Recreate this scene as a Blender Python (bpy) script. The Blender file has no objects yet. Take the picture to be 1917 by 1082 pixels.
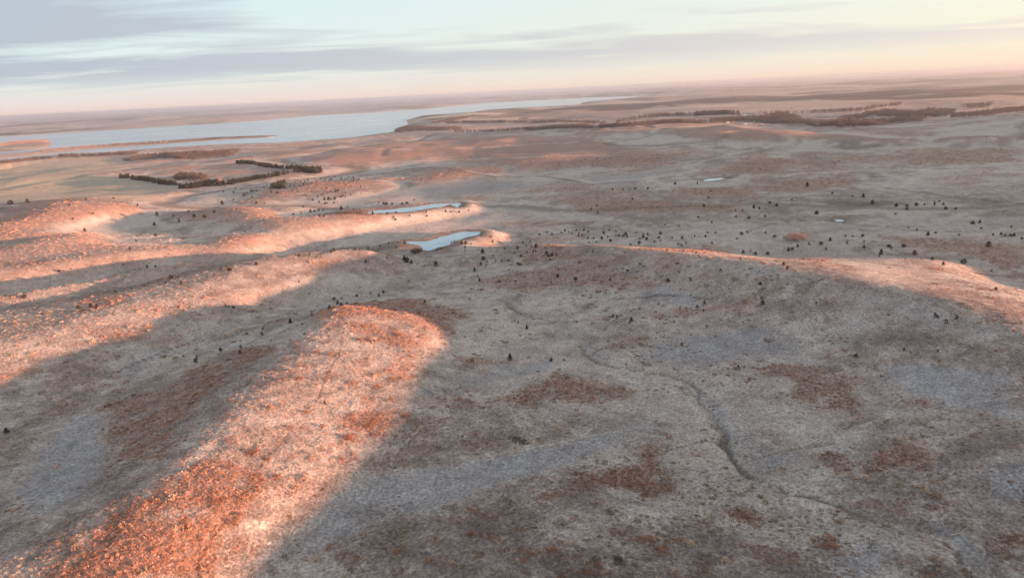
import bpy, bmesh, math, random
import numpy as np
random.seed(7); RNG = np.random.default_rng(11)
scene = bpy.context.scene; COL = scene.collection
# ---------------------------------------------------------------- camera
CAMH = 120.0; PITCH = math.radians(16.1); ROLL = math.radians(2.84)
cam_d = bpy.data.cameras.new('camera'); cam = bpy.data.objects.new('camera', cam_d); COL.objects.link(cam)
cam_d.sensor_width = 36; cam_d.lens = 24.0; cam_d.clip_start = 1; cam_d.clip_end = 200000
cam.location = (0, 0, CAMH); cam.rotation_mode = 'XYZ'
from mathutils import Matrix, Vector
cam.matrix_world = Matrix.Translation((0, 0, CAMH)) @ Matrix.Rotation(math.pi/2-PITCH, 4, 'X') @ Matrix.Rotation(-ROLL, 4, 'Z')
scene.camera = cam
# ---------------------------------------------------------------- sky, sun, exposure
SUN_A = math.radians(20); SUN_E = math.radians(3.0)          # light travels towards (-cos A, sin A)
SUN_DIR = Vector((math.cos(SUN_A)*math.cos(SUN_E), -math.sin(SUN_A)*math.cos(SUN_E), math.sin(SUN_E)))
CLOUD_OFF1 = (4.7, 12.3, 3.5); CLOUD_OFF2 = (8.1, 3.9, 20)
SKY_STRENGTH = 0.05; SUN_STRENGTH = 3.6; EXPOSURE = 3.12
w = bpy.data.worlds.new('World'); scene.world = w; w.use_nodes = True
nt = w.node_tree; nt.nodes.clear(); NN = nt.nodes.new; LK = nt.links.new
def mth(op, a, b=None, c=None, clamp=False):
    n = NN('ShaderNodeMath'); n.operation = op; n.use_clamp = clamp
    for i, v in enumerate((a, b, c)):
        if v is None: continue
        if isinstance(v, (int, float)): n.inputs[i].default_value = v
        else: LK(v, n.inputs[i])
    return n.outputs[0]
def mixc(f, a, b, mode='MIX'):
    n = NN('ShaderNodeMix'); n.data_type = 'RGBA'; n.blend_type = mode
    for i, v in ((0, f), (6, a), (7, b)):
        if isinstance(v, (int, float)): n.inputs[i].default_value = v
        elif isinstance(v, tuple): n.inputs[i].default_value = (*v, 1)
        else: LK(v, n.inputs[i])
    return n.outputs[2]
def ramp(v, stops):
    n = NN('ShaderNodeValToRGB'); e = n.color_ramp.elements
    e[0].position, e[0].color = stops[0][0], (*[stops[0][1]]*3, 1); e[1].position, e[1].color = stops[1][0], (*[stops[1][1]]*3, 1)
    for p, c in stops[2:]:
        x = e.new(p); x.color = (c, c, c, 1)
    LK(v, n.inputs[0]); return n.outputs[0]
sky = NN('ShaderNodeTexSky'); sky.sky_type = 'NISHITA'; sky.sun_disc = False
sky.sun_elevation = SUN_E; sky.sun_rotation = math.radians(90)+SUN_A
sky.altitude = 500; sky.air_density = 1.0; sky.dust_density = 1.5; sky.ozone_density = 1.5
tc = NN('ShaderNodeTexCoord'); sep = NN('ShaderNodeSeparateXYZ'); LK(tc.outputs['Generated'], sep.inputs[0])
X, Y, Z = sep.outputs
zc = mth('MAXIMUM', Z, 0.0)
side = mth('MULTIPLY_ADD', mth('ADD', mth('MULTIPLY', X, math.cos(SUN_A)), mth('MULTIPLY', Y, -math.sin(SUN_A))), .5, .5)   # 1 towards the sun, 0 opposite
# thin evening veil over the clear sky: blue above, warm towards the sun and pink opposite near the horizon
hz = mth('POWER', mth('SUBTRACT', 1, zc, clamp=True), 52)
warm = mixc(side, (.98, .73, .69), (1.08, .85, .58))
mid = mixc(side, (.62, .78, .87), (1.08, .92, .68))
veil = mixc(hz, mid, warm)
up = mth('MULTIPLY', zc, 6, clamp=True)
veil = mixc(mth('MULTIPLY', up, .8), veil, mixc(side, (.52, .72, .86), (1.05, .95, .78)))
k = NN('ShaderNodeVectorMath'); k.operation = 'SCALE'; LK(sky.outputs[0], k.inputs[0]); k.inputs['Scale'].default_value = SKY_STRENGTH
VEIL = 0.8; VEIL_GAIN = .132
vs = NN('ShaderNodeVectorMath'); vs.operation = 'SCALE'; LK(veil, vs.inputs[0]); vs.inputs['Scale'].default_value = VEIL_GAIN
clear = mixc(VEIL, k.outputs[0], vs.outputs[0])
# cloud sheet: direction projected on a flat layer
den = mth('ADD', zc, .045)
cx = mth('DIVIDE', X, den); cy = mth('DIVIDE', Y, den)
cmb = NN('ShaderNodeCombineXYZ'); LK(cx, cmb.inputs[0]); LK(cy, cmb.inputs[1])
def noise(vec, scale, detail, rough, dist=0.0, off=(0, 0, 0), rot=0.0, sc=(1, 1, 1)):
    m = NN('ShaderNodeMapping'); m.inputs['Location'].default_value = off; m.inputs['Rotation'].default_value = (0, 0, rot); m.inputs['Scale'].default_value = sc; LK(vec, m.inputs[0])
    n = NN('ShaderNodeTexNoise'); n.inputs['Scale'].default_value = scale; n.inputs['Detail'].default_value = detail
    n.inputs['Roughness'].default_value = rough; n.inputs['Distortion'].default_value = dist; LK(m.outputs[0], n.inputs['Vector']); return n.outputs[0]
n1 = noise(cmb.outputs[0], .55, 8, .58, .5, CLOUD_OFF1, .35, (.55, 1, 1))
n2 = noise(cmb.outputs[0], .16, 3, .5, .2, CLOUD_OFF2, .2, (.8, 1, 1))
cov = mth('ADD', mth('MULTIPLY', n1, .55), mth('MULTIPLY', n2, .75))
cov = mth('ADD', cov, mth('MULTIPLY', side, -.30))
cl = ramp(cov, [(.495, 0), (.59, 1)])
cl = mth('MULTIPLY', cl, ramp(zc, [(.018, 0), (.045, 1)]))
ccol = mixc(side, (.35, .42, .52), (.92, .79, .68))
cs = NN('ShaderNodeVectorMath'); cs.operation = 'SCALE'; LK(ccol, cs.inputs[0]); cs.inputs['Scale'].default_value = VEIL_GAIN
final = mixc(mth('MULTIPLY', cl, .85), clear, cs.outputs[0])
bg = NN('ShaderNodeBackground'); LK(final, bg.inputs[0]); bg.inputs[1].default_value = 1.0
wo = NN('ShaderNodeOutputWorld'); LK(bg.outputs[0], wo.inputs[0])
sd = bpy.data.lights.new('sun', 'SUN'); sd.energy = SUN_STRENGTH; sd.angle = math.radians(.53); sd.color = (1.0, .45, .25)
sun = bpy.data.objects.new('sun', sd); COL.objects.link(sun); sun.rotation_euler = SUN_DIR.to_track_quat('Z', 'Y').to_euler()
scene.view_settings.view_transform = 'Standard'; scene.view_settings.look = 'None'
scene.view_settings.exposure = EXPOSURE; scene.view_settings.gamma = 1; scene.view_settings.use_curve_mapping = False
scene.render.engine = 'CYCLES'
try:
    scene.cycles.volume_bounces = 2; scene.cycles.max_bounces = 5; scene.cycles.diffuse_bounces = 2
except Exception: pass
LAKEZ = -12
# ---------------------------------------------------------------- layout of the place plus added unseen hills, metres (x right, y away, camera over 0,0)
D = {}
D['con'] = [(100.2,123.7,14),(85.5,152.1,11.5),(67.9,172,9.5),(69,207.3,8),(69.8,250.7,6.5),(48.4,268,5),(28.6,295.1,4),(11,344.5,2.5),(-9.4,392,1),(-36.8,470,-1.5),(-57.4,580.1,-3),(-118,581.4,-4),(-197.9,568.9,-6),(-258.3,529.7,-8),(-303.4,495.4,-9),(-360,461.4,-11),(-396.5,436.4,-13),(-132.7,127.3,22),(-129.3,136.5,21.5),(-117.4,149,21),(-106.9,166.9,20),(-104.9,187.9,19),(-106.7,224.8,18),(-100.9,265.3,16.5),(-94.5,317.1,14),(-65.8,331.3,11),(-33.8,377.7,5),(-60.5,370.6,7),(-58.1,259.2,12),(-69,191.6,14.5),(-78.3,157,17.5),(-62.8,222.7,13.5),(-91.6,137.5,20),(-68.1,132.8,15),(-56.2,166.4,11.5),(-28.5,183.7,9.5),(4.6,197.5,9),(42.4,214,8),(-39.5,248,9),(-15,271.3,7),(19.1,242.7,10.5),(41.8,231.3,9),(40.6,180.5,13),(10.3,160.5,15),(-23.1,139.5,17.5),(-45.7,137.9,17),(1.9,128.1,19),(41.6,143.2,14),(55.8,129.2,15),(-180.7,215.9,11),(-125.2,183.9,13),(-163.9,240.4,8),(-160.2,287.2,5.5),(-157.2,359.8,3),(-136.6,421.1,0.5),(-92.8,443.6,-1),(-207.1,252.5,9),(-207.3,214.9,13),(-161.9,166.2,16),(-320,352.7,14),(-299.7,360,13.5),(-278.5,380.9,12.5),(-236.7,413.4,11.5),(-207.6,465,10.5),(-168.8,509,8.5),(-116.7,531.7,4),(-202.2,334.2,5.5),(-175.2,415.3,2.5),(-133.9,464.7,1),(-250.5,314.2,10),(-224.2,276.5,8.5),(-459.5,548.9,13),(-426.1,563.2,12.5),(-410.2,616.2,12),(-382.4,649.3,11),(-264.6,581.9,9),(-224.3,626.7,7),(-311.5,515.2,5),(-372.2,483.9,4),(-237.6,557.3,2),(-190.3,608.7,0),(-263,534.6,2),(-509.2,609.9,6),(-478.4,634.4,5),(-434.6,734.9,2),(-377.7,775.1,2),(-306.3,704.3,2.5),(-334,680.2,3),(-196.1,629.3,1),(-582.1,733.2,8),(-596.4,902.7,11),(-538.7,899.6,10),(-478.4,864.1,7),(-556,745.4,8.5),(-469.6,667.4,7),(-652.5,898.8,1),(-796.1,1080.5,-3),(-741.5,1199.6,-5),(-600.1,1195.7,-5),(-1252.6,1723.6,-8),(-1380.3,1563.6,-8),(-325.9,801,7.5),(-291,790.9,8),(-242.1,751.1,6),(-154.8,725.4,2.5),(-116.2,714.1,0.8),(-106.7,750.1,0),(-151.1,767,0),(-73.2,773.7,0.5),(-208.4,805,1),(-183.1,657.6,2.5),(-60.5,765.3,0),(-128.7,642.9,0),(-35.6,609.3,-3),(9.4,661.6,0),(-2.2,495.1,2.5),(17.9,497.5,5),(51.2,442.2,5),(14.2,416.3,3),(36.9,537.4,5),(98.8,502.6,5.5),(131.4,488.6,6.5),(154.8,464.1,8),(186.8,433.2,9),(227.5,424,10.5),(250.1,383.3,13),(239.2,323.3,16),(238.3,301.6,17),(229.1,259.3,20),(53.6,461.2,10),(76,420.9,13),(92.7,390.5,16),(113.3,364.5,18.5),(133.2,339.1,21),(146.5,319.1,22.5),(157.8,299.9,23.5),(166.2,271.8,25),(171.9,252.4,26),(177,220.7,28),(72.2,366.6,4.5),(82.3,292.7,6),(131.3,293.1,8.5),(164.7,266.4,11.5),(172.5,211.9,16),(91.1,198.2,11.5),(103.4,159.9,15),(112.3,130.7,19),(135.2,162.1,20),(249.9,573.6,2),(307.7,515.1,4),(348.3,484.3,6),(171.5,622.1,4),(28.1,725.4,2),(165.1,841.4,3),(258.1,854.9,2),(90,574.2,2.5),(192.4,539.4,2),(245,472.4,7),(287.1,420.4,9),(208.7,1064.6,9),(49.5,1195.1,9),(380.2,954.7,11),(538.9,862.1,12),(524.2,689.5,13),(392.1,663.2,7),(356.8,827.6,5),(395.6,554,9),(218.8,1833.8,16),(476.5,1656.2,20),(566.4,1327.6,20),(624.3,1042.9,17),(761.6,1013.4,17),(342.7,1462.2,7),(478.1,1116,8),(622.6,2287.8,4),(886.7,1911.5,4),(1016,1546.2,6),(-385,1445.6,2),(-193.6,1743.9,4),(-426.5,1231.9,-4),(-37.3,1001.1,4),(-194.6,1009.2,3),(-249.6,917.2,3),(-385.7,993.4,-1),(-761.1,1818.6,-8),(-1105.1,1934.2,-9),(-410.7,2199.5,-5),(9.1,2012.9,5),(-246.9,2627.4,2),(200,20,33),(230,90,33),(240,145,32),(265,200,28),(300,250,22),(150,-60,33),(60,-120,30),(-80,-100,27),(-200,0,24),(-240,120,20),(400,90,38),(400,300,17),(500,450,19),(650,400,22),(680,600,34),(800,640,44),(600,200,26),(900,250,30),(900,520,50),(1050,850,60),(1200,1200,54),(1400,1600,28),(1700,2100,24),(1700,900,60),(1900,1600,24),(1600,300,34),(2000,-300,25),(800,-400,25),(-700,100,6),(-1000,500,2),(-1600,900,0),(-1800,1800,-8),(-900,-300,10),(0,-500,22),(-1700,-400,6),(-1200,2500,-9),(0,2600,0),(900,2600,6),(2000,2700,12)]  # some hills out of view at right are added to block the low sun
D['lake'] = [(-1930.8,1869.1),(-1638.2,2045.4),(-1571.1,2172.3),(-1568.6,2241.4),(-1526.8,2256.1),(-1490.1,2394.1),(-1336,2347.4),(-1261.3,2412.1),(-1155.7,2463.2),(-1031.3,2481.4),(-930.4,2464.8),(-759.4,2399.2),(-643.9,2449.8),(-546.4,2520.2),(-496.9,2672.4),(-440,2766.5),(-472.5,3131),(-473.3,3499),(-564.8,4075.3),(-566.4,4911.1),(-325.9,4660),(-172.5,5435.7),(77.2,5608.6),(417.7,5614.1),(624.1,5751.4),(761.4,6775.9),(933.2,6908.3),(1409.4,7809),(1865.2,7990.6),(1659.6,9194.9),(1160.7,9669.4),(440.9,9912.6),(-292,9380.3),(-796.2,7440.5),(-1255,6865.1),(-1772,6854.9),(-1989.2,5944.6),(-2287.5,5570.6),(-2626.2,5397.5),(-2862.4,5087),(-3156.5,4942),(-3434.4,4805.1),(-3823.7,4613.1),(-4207.9,4126.4)]
D['isle'] = [[(-2587.2,2968.5),(-2475.4,3240.8),(-2460.3,3428.6),(-2659.8,3792),(-2388.3,3639.9),(-2134.1,3313.6),(-1942.8,2994.1),(-1872.2,2809.6),(-1975.4,2743.5),(-2068.9,2700.9),(-2223.1,2544.2)],[(-1949,2224.8),(-1836.3,2547),(-1796,2662.4),(-1771.7,2855.7),(-1659.1,2927.4),(-1472.4,3003.2),(-1276,3083.1),(-939.6,2982.7),(-975.6,2885.6),(-1176.2,2837.8),(-1349.7,2748.5),(-1512.7,2664.6),(-1603.9,2548.7),(-1607.1,2377.2),(-1671.7,2314.4),(-1774.1,2021.1)]]
D['ponds'] = [([(-87.6,591.2),(-72.4,589.9),(-55.3,613.7),(-42.3,625.4),(-27.6,619.2),(-28.6,604.8),(-39.7,595.7),(-48.4,584.2),(-49.9,571.5),(-58.3,563),(-66,550.6),(-72.8,552.1),(-76.1,573.3)],-2.92),([(-160.3,761),(-138.9,765.4),(-110,775.2),(-89.6,784.1),(-69.4,785.6),(-81.4,762.7),(-95.3,752.4),(-111.8,743.2),(-135.2,743.2),(-153.1,744.9)],-0.96),([(-68.8,792.4),(-58.1,801),(-54.8,788.1),(-57.1,765.9),(-61.6,778.6)],-2.7),([(240.5,847.1),(255.4,857.3),(275.1,860.4),(264.4,842.9),(245.5,834.6)],3.16),([(279.2,572.5),(283.9,573.7),(281.9,566.7),(278,565.3)],1.66),([(811.5,2413.5),(860.1,2513.3),(873,2462.7),(830.7,2358),(800.7,2349)],2.7),([(202.5,1790),(218,1827.2),(229.3,1795.9),(218.7,1765.5)],14.74),([(-938.4,1991.3),(-913.1,2003),(-840,1956.7),(-844.2,1914.2),(-892.9,1940.9)],-9)]
D['gully'] = [([(64.7,256),(80.3,261),(92.9,252.6),(108.6,254.4)],0.7,0.5),([(65.9,199.1),(53.3,192.4),(40.4,187.2),(22.6,177.1)],0.6,0.45),([(62.7,177.3),(77,183.8),(95.6,185.8)],0.6,0.45),([(29.2,289.1),(46.7,300.4),(66.7,288.8)],0.7,0.5),([(-9.3,386.9),(13.6,403.3),(41.3,386.2)],0.8,0.5),([(-9.3,386.9),(7,353.7),(20.5,338.5)],1.5,0.8),([(27.2,301.2),(29.2,289.1),(30.7,281.4),(35.4,272.5),(45.6,265),(54.3,258.2),(64.7,256),(69.6,249.7),(69.3,237.3),(68.8,221.9),(68.5,207.5),(65.9,199.1),(63.9,185.8),(62.7,177.3),(66.7,168.9)],1.1,1),([(67.6,209.9),(64.7,193.2),(62.9,182.4),(63.1,174),(66.5,168.3)],1.5,0.8),([(66.7,168.9),(71,161),(79.2,156.7),(85.6,147.4),(91.4,141.2)],0.6,0.5),([(91.4,141.2),(97.7,136),(98.5,130.6),(97.1,124),(95.8,117.9)],0.7,0.8),([(193.5,548.7),(224.5,578.6),(253,580.7),(276.5,571.7),(282.4,546.9),(299.5,530.3),(304.5,509.6),(322.9,493.5),(343.7,483.3)],2,1),([(-164.9,474.3),(-138.3,488.2),(-119.9,590.9),(-83.5,585.2)],2,1),([(-11.3,606.3),(23.3,627.6),(54.3,638.7),(74.9,640.3)],1.5,0.8)]
D['lit'] = [[(-100.8,349.2),(-89,348.3),(-73.2,340.8),(-57.9,332.3),(-46.6,318.8),(-42.8,298.1),(-45.1,287.5),(-45.1,274.8),(-47.1,257.7),(-45,243.4),(-47.4,232.7),(-44.5,226.3),(-42,218.2),(-44.1,208.1),(-50.6,205.2),(-53.7,199.2),(-55.2,190.5),(-59.5,183.1),(-62.4,176.5),(-64.9,169.5),(-67.8,164.4),(-71.3,160.3),(-73.1,155.6),(-73.4,151.4),(-74.3,146.8),(-74.6,140.5),(-74.2,134.8),(-73,128.3),(-74.5,113.8),(-140.1,115.4),(-146.1,135),(-130.6,138),(-120.6,142),(-117.7,149.4),(-108.8,155.1),(-103.9,161.7),(-102.6,170.8),(-102.2,182.9),(-102.9,201.1),(-103.5,217.6),(-102.3,234.2),(-98.5,259),(-96.1,287.7),(-98.1,319.9)],[(-289.8,370.4),(-281.3,384.8),(-259.5,400.9),(-234.6,409.9),(-219.3,434.1),(-203.4,455.7),(-186.6,470.6),(-161.7,487.6),(-134.8,504.6),(-111.7,509.1),(-103.7,508.3),(-103.9,488.2),(-116,455.7),(-137,426.1),(-155.2,408.8),(-164.1,388.9),(-165.2,360.4),(-173.3,346.2),(-177.2,324.9),(-190,313.9),(-196.9,303.5),(-205.1,296.4),(-209.2,291.4),(-197.6,287.8),(-203.8,268.5),(-211.3,260.2),(-228.8,254.4),(-306.4,353.2)],[(-461.3,549.6),(-432.2,571.3),(-421.6,596.7),(-409.1,614.7),(-451.1,722.6),(-435.8,739.9),(-360.8,590.1),(-336.1,587.4),(-291.7,591.1),(-264.7,582),(-256.8,608.9),(-250.3,643.3),(-232.3,649),(-220.8,630.9),(-216.1,598.2),(-226.7,553),(-234.6,540.7),(-227,497.8),(-238.2,474.6),(-264,465.2),(-274.4,444.2),(-276.5,412.7),(-290.1,398.3),(-303.3,389.5),(-329.5,382.1)],[(-578.2,698),(-555.2,743.9),(-551.9,773.6),(-564.9,826.5),(-599.3,907.2),(-537.6,898.1),(-499.5,902.6),(-465.2,868.1),(-471,835),(-485.6,793.2),(-483.8,758.7),(-436,640.9),(-465.4,618.1),(-501.3,600.8)],[(-331.9,815.8),(-302.1,821.6),(-259.3,767.9),(-254.1,733.7),(-223.1,725.9),(-189.6,728.6),(-159.3,746.3),(-118.3,727.7),(-119.6,714.8),(-139.7,701.5),(-166.1,672.3),(-185.4,643.8),(-202.9,652.9),(-223.8,654.5),(-267.4,689.3),(-296,736.9)],[(24.5,547.5),(45.3,535.1),(69.6,495),(95.4,485.4),(128.4,477.6),(151.9,455.4),(170.8,437.5),(162.4,369.2),(175.3,414.2),(201,426.4),(223.8,417.2),(246.7,409.7),(266,407.8),(265.6,386.8),(246.9,333.3),(251.4,318.4),(244,271.5),(194.1,212.4),(185.8,231.6),(181,243.8),(175.7,258.1),(170.2,278.3),(160.9,305.9),(148.6,323.6),(133.9,341),(113.6,365.5),(92.7,390.4),(74.9,414.9),(52.6,452.4),(34.8,509.2)],[(146.2,1992.2),(275.5,2046.2),(319.2,1768.5),(505.8,2093),(554.6,1927.9),(477.3,1366.7),(539,1263.9),(576.3,1217.8),(596.7,1113.8),(642.7,1074.2),(621.5,1065.4),(564.2,1116.4),(513.3,1200.8),(458.6,1255),(405.1,1334.3),(345.5,1578.6),(205.3,1722.8)],[(654.8,1066.6),(741.9,987.8),(763.5,945.2),(755.6,934.2),(733.8,975.8),(674,1019.5)]]
D['trail'] = [([(-77.3,312.3),(-78.6,294.9),(-73.2,266.4),(-72.6,245.9),(-70.2,224.2),(-71.3,201.5),(-74.4,179.8),(-74.6,155.4),(-75.9,145),(-76,135.7),(-73.1,129)],0.38,0),([(-95.5,285.8),(-96.9,251.1),(-96.9,215.2),(-96,195.1),(-95,177.8),(-93.4,164.2)],1,1),([(-62.3,1107.1),(-14.6,1034.8),(41,1016.2),(81,932.9),(115.4,863.5),(155.2,859.4),(199.5,877.3)],4,0),([(-58.5,1118.2),(-10.6,1048.2),(42,1037.4),(83.3,957.5),(117.6,880),(158,874.9),(202.9,892.3)],4,1),([(394.1,726.1),(402.2,680.4),(412.3,628.8),(415.1,582.6),(435.3,543.1)],4,0),([(176,862.7),(240.2,929.3),(324.6,1039.1),(428.6,1170.3),(485.4,1200.4)],6,1),([(191.1,839.8),(296.3,840.1),(400.6,838.7),(486.5,828.4),(561.2,707.4)],5,1),([(380.3,721.5),(419.8,721.1),(479.9,784.5),(516.5,814.1),(566.8,804.4),(612.2,773.9)],6,1),([(-266.3,1398),(-144.8,1272.1),(-62.3,1107.1)],4,0),([(-910,3956),(-272.9,1929.4),(-272.9,1929.4)],3,1),([(502,1173.2),(580.3,1081.8),(651.4,1034.3),(725.8,965.6)],5,1),([(-495,1671.4),(-310.2,1649),(-54.6,1566),(66.9,1587.7),(182.3,1531.6),(319.2,1457.5)],5,1),([(-272.8,1435.3),(-115.6,1407.9),(53.5,1290.2),(148.1,1247.5),(310.9,1137.2)],5,1),([(-924.4,1272.4),(-901.7,1312.2),(-889.3,1356.4),(-852,1382.4)],4,0),([(57,365.4),(83.9,352.6),(101.7,334.5)],1.2,0),([(-20.6,189.2),(4.5,194.6),(31.5,204),(41.9,202.4)],0.8,1),([(39,201.3),(49.8,198.6),(53.5,186.7),(51.6,163.6),(51,152.3)],0.8,1),([(54.7,249.6),(63.8,235.8),(63.4,206.5),(55.6,169.7)],0.8,1),([(-6.7,141.4),(23.4,152),(46.4,160.7),(75.2,167.7),(106.3,194.2),(137.8,201.7),(169.9,199)],0.45,1),([(18.4,260.2),(6.7,243.9),(-13.6,229.1),(-31.3,212.9),(-38.9,190.9)],0.4,1),([(52.4,265.4),(91.9,284.1),(131.4,294.2),(162.2,289.5)],0.6,1),([(-159.5,244.5),(-166.4,281.6),(-154.1,319.6),(-137.7,383.6),(-114.5,416.3)],0.7,1),([(-175.9,286.4),(-163.7,311.9),(-147.1,351)],0.8,0),([(0.5,409.1),(33.5,403.9),(77.4,393.3),(110.1,364.2)],0.7,0)]
D['rust'] = [[(-12.8,236.5),(-1.6,244.3),(14,260.4),(24.6,256.7),(34.6,250.5),(49.9,241.9),(43.9,231.9),(25.8,230),(10,230.9),(2.1,228.1),(-7.8,233.2)],[(0.3,160.8),(14.5,174.3),(34.1,180.1),(36.4,192),(45.6,195.6),(42.8,176.4),(44.6,162.1),(31.9,160.5),(20.8,163.8),(4.4,155.8)],[(86.6,260),(107,261.4),(125.2,248.9),(123.4,228.5),(117.5,209.5),(114.3,193.6),(107.3,196.1),(105.2,214),(99.5,226.9),(109.5,241.3)],[(132.7,210.9),(142.3,209.1),(136.6,199.8),(129.5,203.9)],[(92.4,169.4),(106,178.1),(113.4,183),(118.2,175.3),(116.7,166.1),(111.3,163.9),(103.2,164.8),(92.1,165.7)],[(72.1,337.2),(100.2,329.4),(128.1,325.1),(130.3,315.7),(114.8,316.9),(90,321.3),(72.4,326)],[(-162.1,245.2),(-148.1,263.8),(-135,298.5),(-121.9,304.7),(-104.3,283.1),(-111.5,247.1),(-110.7,220.9),(-105.9,190.8),(-107.7,177.8),(-125.1,185.4),(-143,211.1)],[(-104.8,326.8),(-102.4,392.9),(-50.5,388.1),(-17.5,350.1),(-32.9,297),(-39.2,311.8),(-67.7,315.3),(-88.1,314.4)],[(-34.4,433.2),(1.2,455.2),(49.8,429.7),(88,370.5),(58.7,376.4),(-9.5,406.1)],[(30.3,577.9),(52.1,448.2),(73.7,408.2),(63.6,406.7),(16.2,458.5),(-6.2,466),(10.1,504.6)],[(-462.8,1558.6),(-375.5,2004.4),(-71.2,2113.4),(198.8,1668.5),(303.4,1109.6),(226,961.5),(43.7,1074),(-160.6,1423.1),(-320.1,1348.1)],[(31,794),(118.9,757.3),(236.7,667.4),(213.1,627.9),(81.2,692.6)],[(-107.8,132.3),(-103.7,149),(-100.2,166.3),(-90.1,180.9),(-69.6,174.5),(-70.3,158.8),(-72.6,146.1),(-69.9,129.1),(-105.1,126)],[(-67.4,313.7),(-37.5,299.6),(-39.6,280.1),(-40.4,242.2),(-55.8,248.9),(-59.3,281),(-80,301.4)],[(-60,212.2),(-43.2,220.1),(-36.9,207.7),(-54.8,196.6)],[(-88.1,314.4),(-67.1,312.1),(-67.9,302.6),(-89.7,300.2),(-94.4,266.9),(-98.2,254.8),(-96.8,290.3)],[(51.8,155),(59.3,156.3),(63.2,148.1),(60.4,144.5),(52.9,149.6)],[(105.4,133.7),(114.1,133),(118.5,127.5),(116,124.4),(103.9,128)],[(-15.4,158.3),(-2.6,155.1),(-4.1,147.1),(-12.2,150.8)],[(84.3,182),(93.4,181),(95.1,171.7),(84.6,168.6)],[(28.9,168.3),(38,162.1),(28.8,159.1)],[(198.1,814.3),(279,755.4),(257.2,695),(190.8,735.8)],[(273.4,497.1),(332.8,428.3),(279.1,355.4),(286.2,418.5),(266.4,469.3)],[(247.1,928.1),(314.4,1006),(384.2,927.9),(355.7,840.9),(266.7,872.8)],[(270.6,801.9),(386.6,808.4),(410.5,757.3),(312.3,721.8),(262.4,741.9)],[(543.8,1011.3),(643.5,1020.5),(688.5,913.3),(599.3,791.7),(504.1,859.1)],[(-497.5,826.1),(-488.4,906.5),(-461.4,846.7),(-488.4,786.9)],[(-289.1,766.8),(-264.7,764.3),(-248.7,699.4),(-279.3,722.8)],[(-206.6,747.6),(-120.1,720.4),(-144.6,699),(-188.7,679.2)],[(-276.3,630.6),(-229.9,640.8),(-217.4,608.5),(-225,537.7),(-242.1,527.6)],[(-399.5,525.2),(-371.9,534.6),(-333.7,499.5),(-362.2,482.2)],[(-241.2,457.2),(-210.7,472.9),(-214.3,431.6),(-235.6,412.2)],[(-268.5,395.2),(-226.4,401.1),(-215.1,373.6),(-233,352.6)],[(-146.3,474.7),(-107.7,489.6),(-111.5,470),(-141.1,441.9)],[(-222.9,277.2),(-199.7,287.4),(-203.9,268.9),(-211.1,260.2)],[(-205.8,319.5),(-189.3,328),(-174.8,319.8),(-188.2,310.6),(-198,310)],[(98.3,544.5),(163.2,501.2),(125,393.4),(82,417.1)],[(235.2,377),(254.5,370.6),(239.9,353.1),(226.6,360.2)],[(225.1,326.5),(232.5,312.2),(222.9,300.7),(217.2,312.8)],[(33.6,295.6),(65.7,307),(61.8,294.1),(44.4,285.6)],[(-25,287.1),(-5.9,285.9),(-3.6,275.1),(-21.7,270.7)]]
D['pale'] = [[(22.3,343.1),(31.3,333.8),(35.4,310.7),(43.1,277.3),(31.9,271.6),(30.2,298.3),(23,316.8)],[(69,191.4),(76.5,191.3),(82.8,182.4),(75.7,170.7),(65.6,174.1)],[(-38.4,241.9),(-14.8,266.8),(17.8,282.6),(21.8,273.5),(-3.6,256.7),(-32.9,228.6),(-39.5,234.7)],[(-57,149.9),(-43.2,178.1),(4.6,196.6),(49.8,214.1),(45.5,203.1),(20.4,184.7),(-25.4,158.3),(-49.5,141.5),(-64.7,137.4)],[(-169.9,231.4),(-157.1,233.3),(-127.9,190.2),(-115.6,162),(-129.1,158),(-149.7,182.6)],[(56.4,298.3),(108.8,298.9),(125.4,268.6),(74,262.1),(53.5,270.7)],[(119.7,159.2),(143.5,159.4),(128,139.8),(113.9,144.6)],[(70.4,248.8),(71.5,224.5),(71.3,206.1),(74.3,180.9),(67.5,179.7),(68.7,209),(67.9,232)],[(70.6,132.5),(83,137.4),(85.3,132.6),(73.4,123.8),(62.8,120.9)],[(97.4,140.6),(102.5,136.8),(99.7,125.3),(96,123.1),(97.4,134.5)],[(129.7,869.1),(178.2,946.2),(222.2,945.3),(325.9,1098.3),(408.9,1165.6),(332.9,991.2),(229.2,886),(165.7,844.5)],[(-12.8,774.7),(20.2,756.3),(4.4,700.5),(-11.3,607.5),(-18.7,614.4),(-1.1,707.6)],[(79.9,360.6),(103.1,339.5),(93.3,333.9),(69.6,353.2)],[(107.1,374.6),(133.4,339.9),(159.8,294.1),(172.6,253.2),(183.2,227.9),(185.5,231.2),(175.2,257.5),(158.8,302.1),(134.7,343.5)],[(73.2,926.2),(149.3,950.2),(199.5,877.3),(130.7,832.2)],[(-180,285.3),(-166,311.3),(-144.5,351.6),(-143.3,340.5),(-158.9,301.2),(-169.3,269.6)],[(-62.8,287.4),(-43.6,284.7),(-49.8,250.6),(-56.8,254.5)],[(-138.9,997.3),(-38.7,1031),(37,927),(-33.9,870.1),(-110.2,880.3)],[(139.6,240.8),(172.1,212.2),(151.1,183.2),(133.8,212.9)]]
D['field'] = [[(-1347.8,1672.8),(-1197.6,1643.7),(-962.9,1570.9),(-772.8,1405.5),(-572.6,1193.5),(-492,971),(-577.6,965.7),(-827.2,1120.8),(-864.5,1057.6)],[(-1734.1,2168.6),(-1397.5,1930.7),(-1240.2,2038.3),(-1065.2,1941.9),(-878.2,1570.2),(-1013.6,1555.6),(-1375.2,1709)]]
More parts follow.
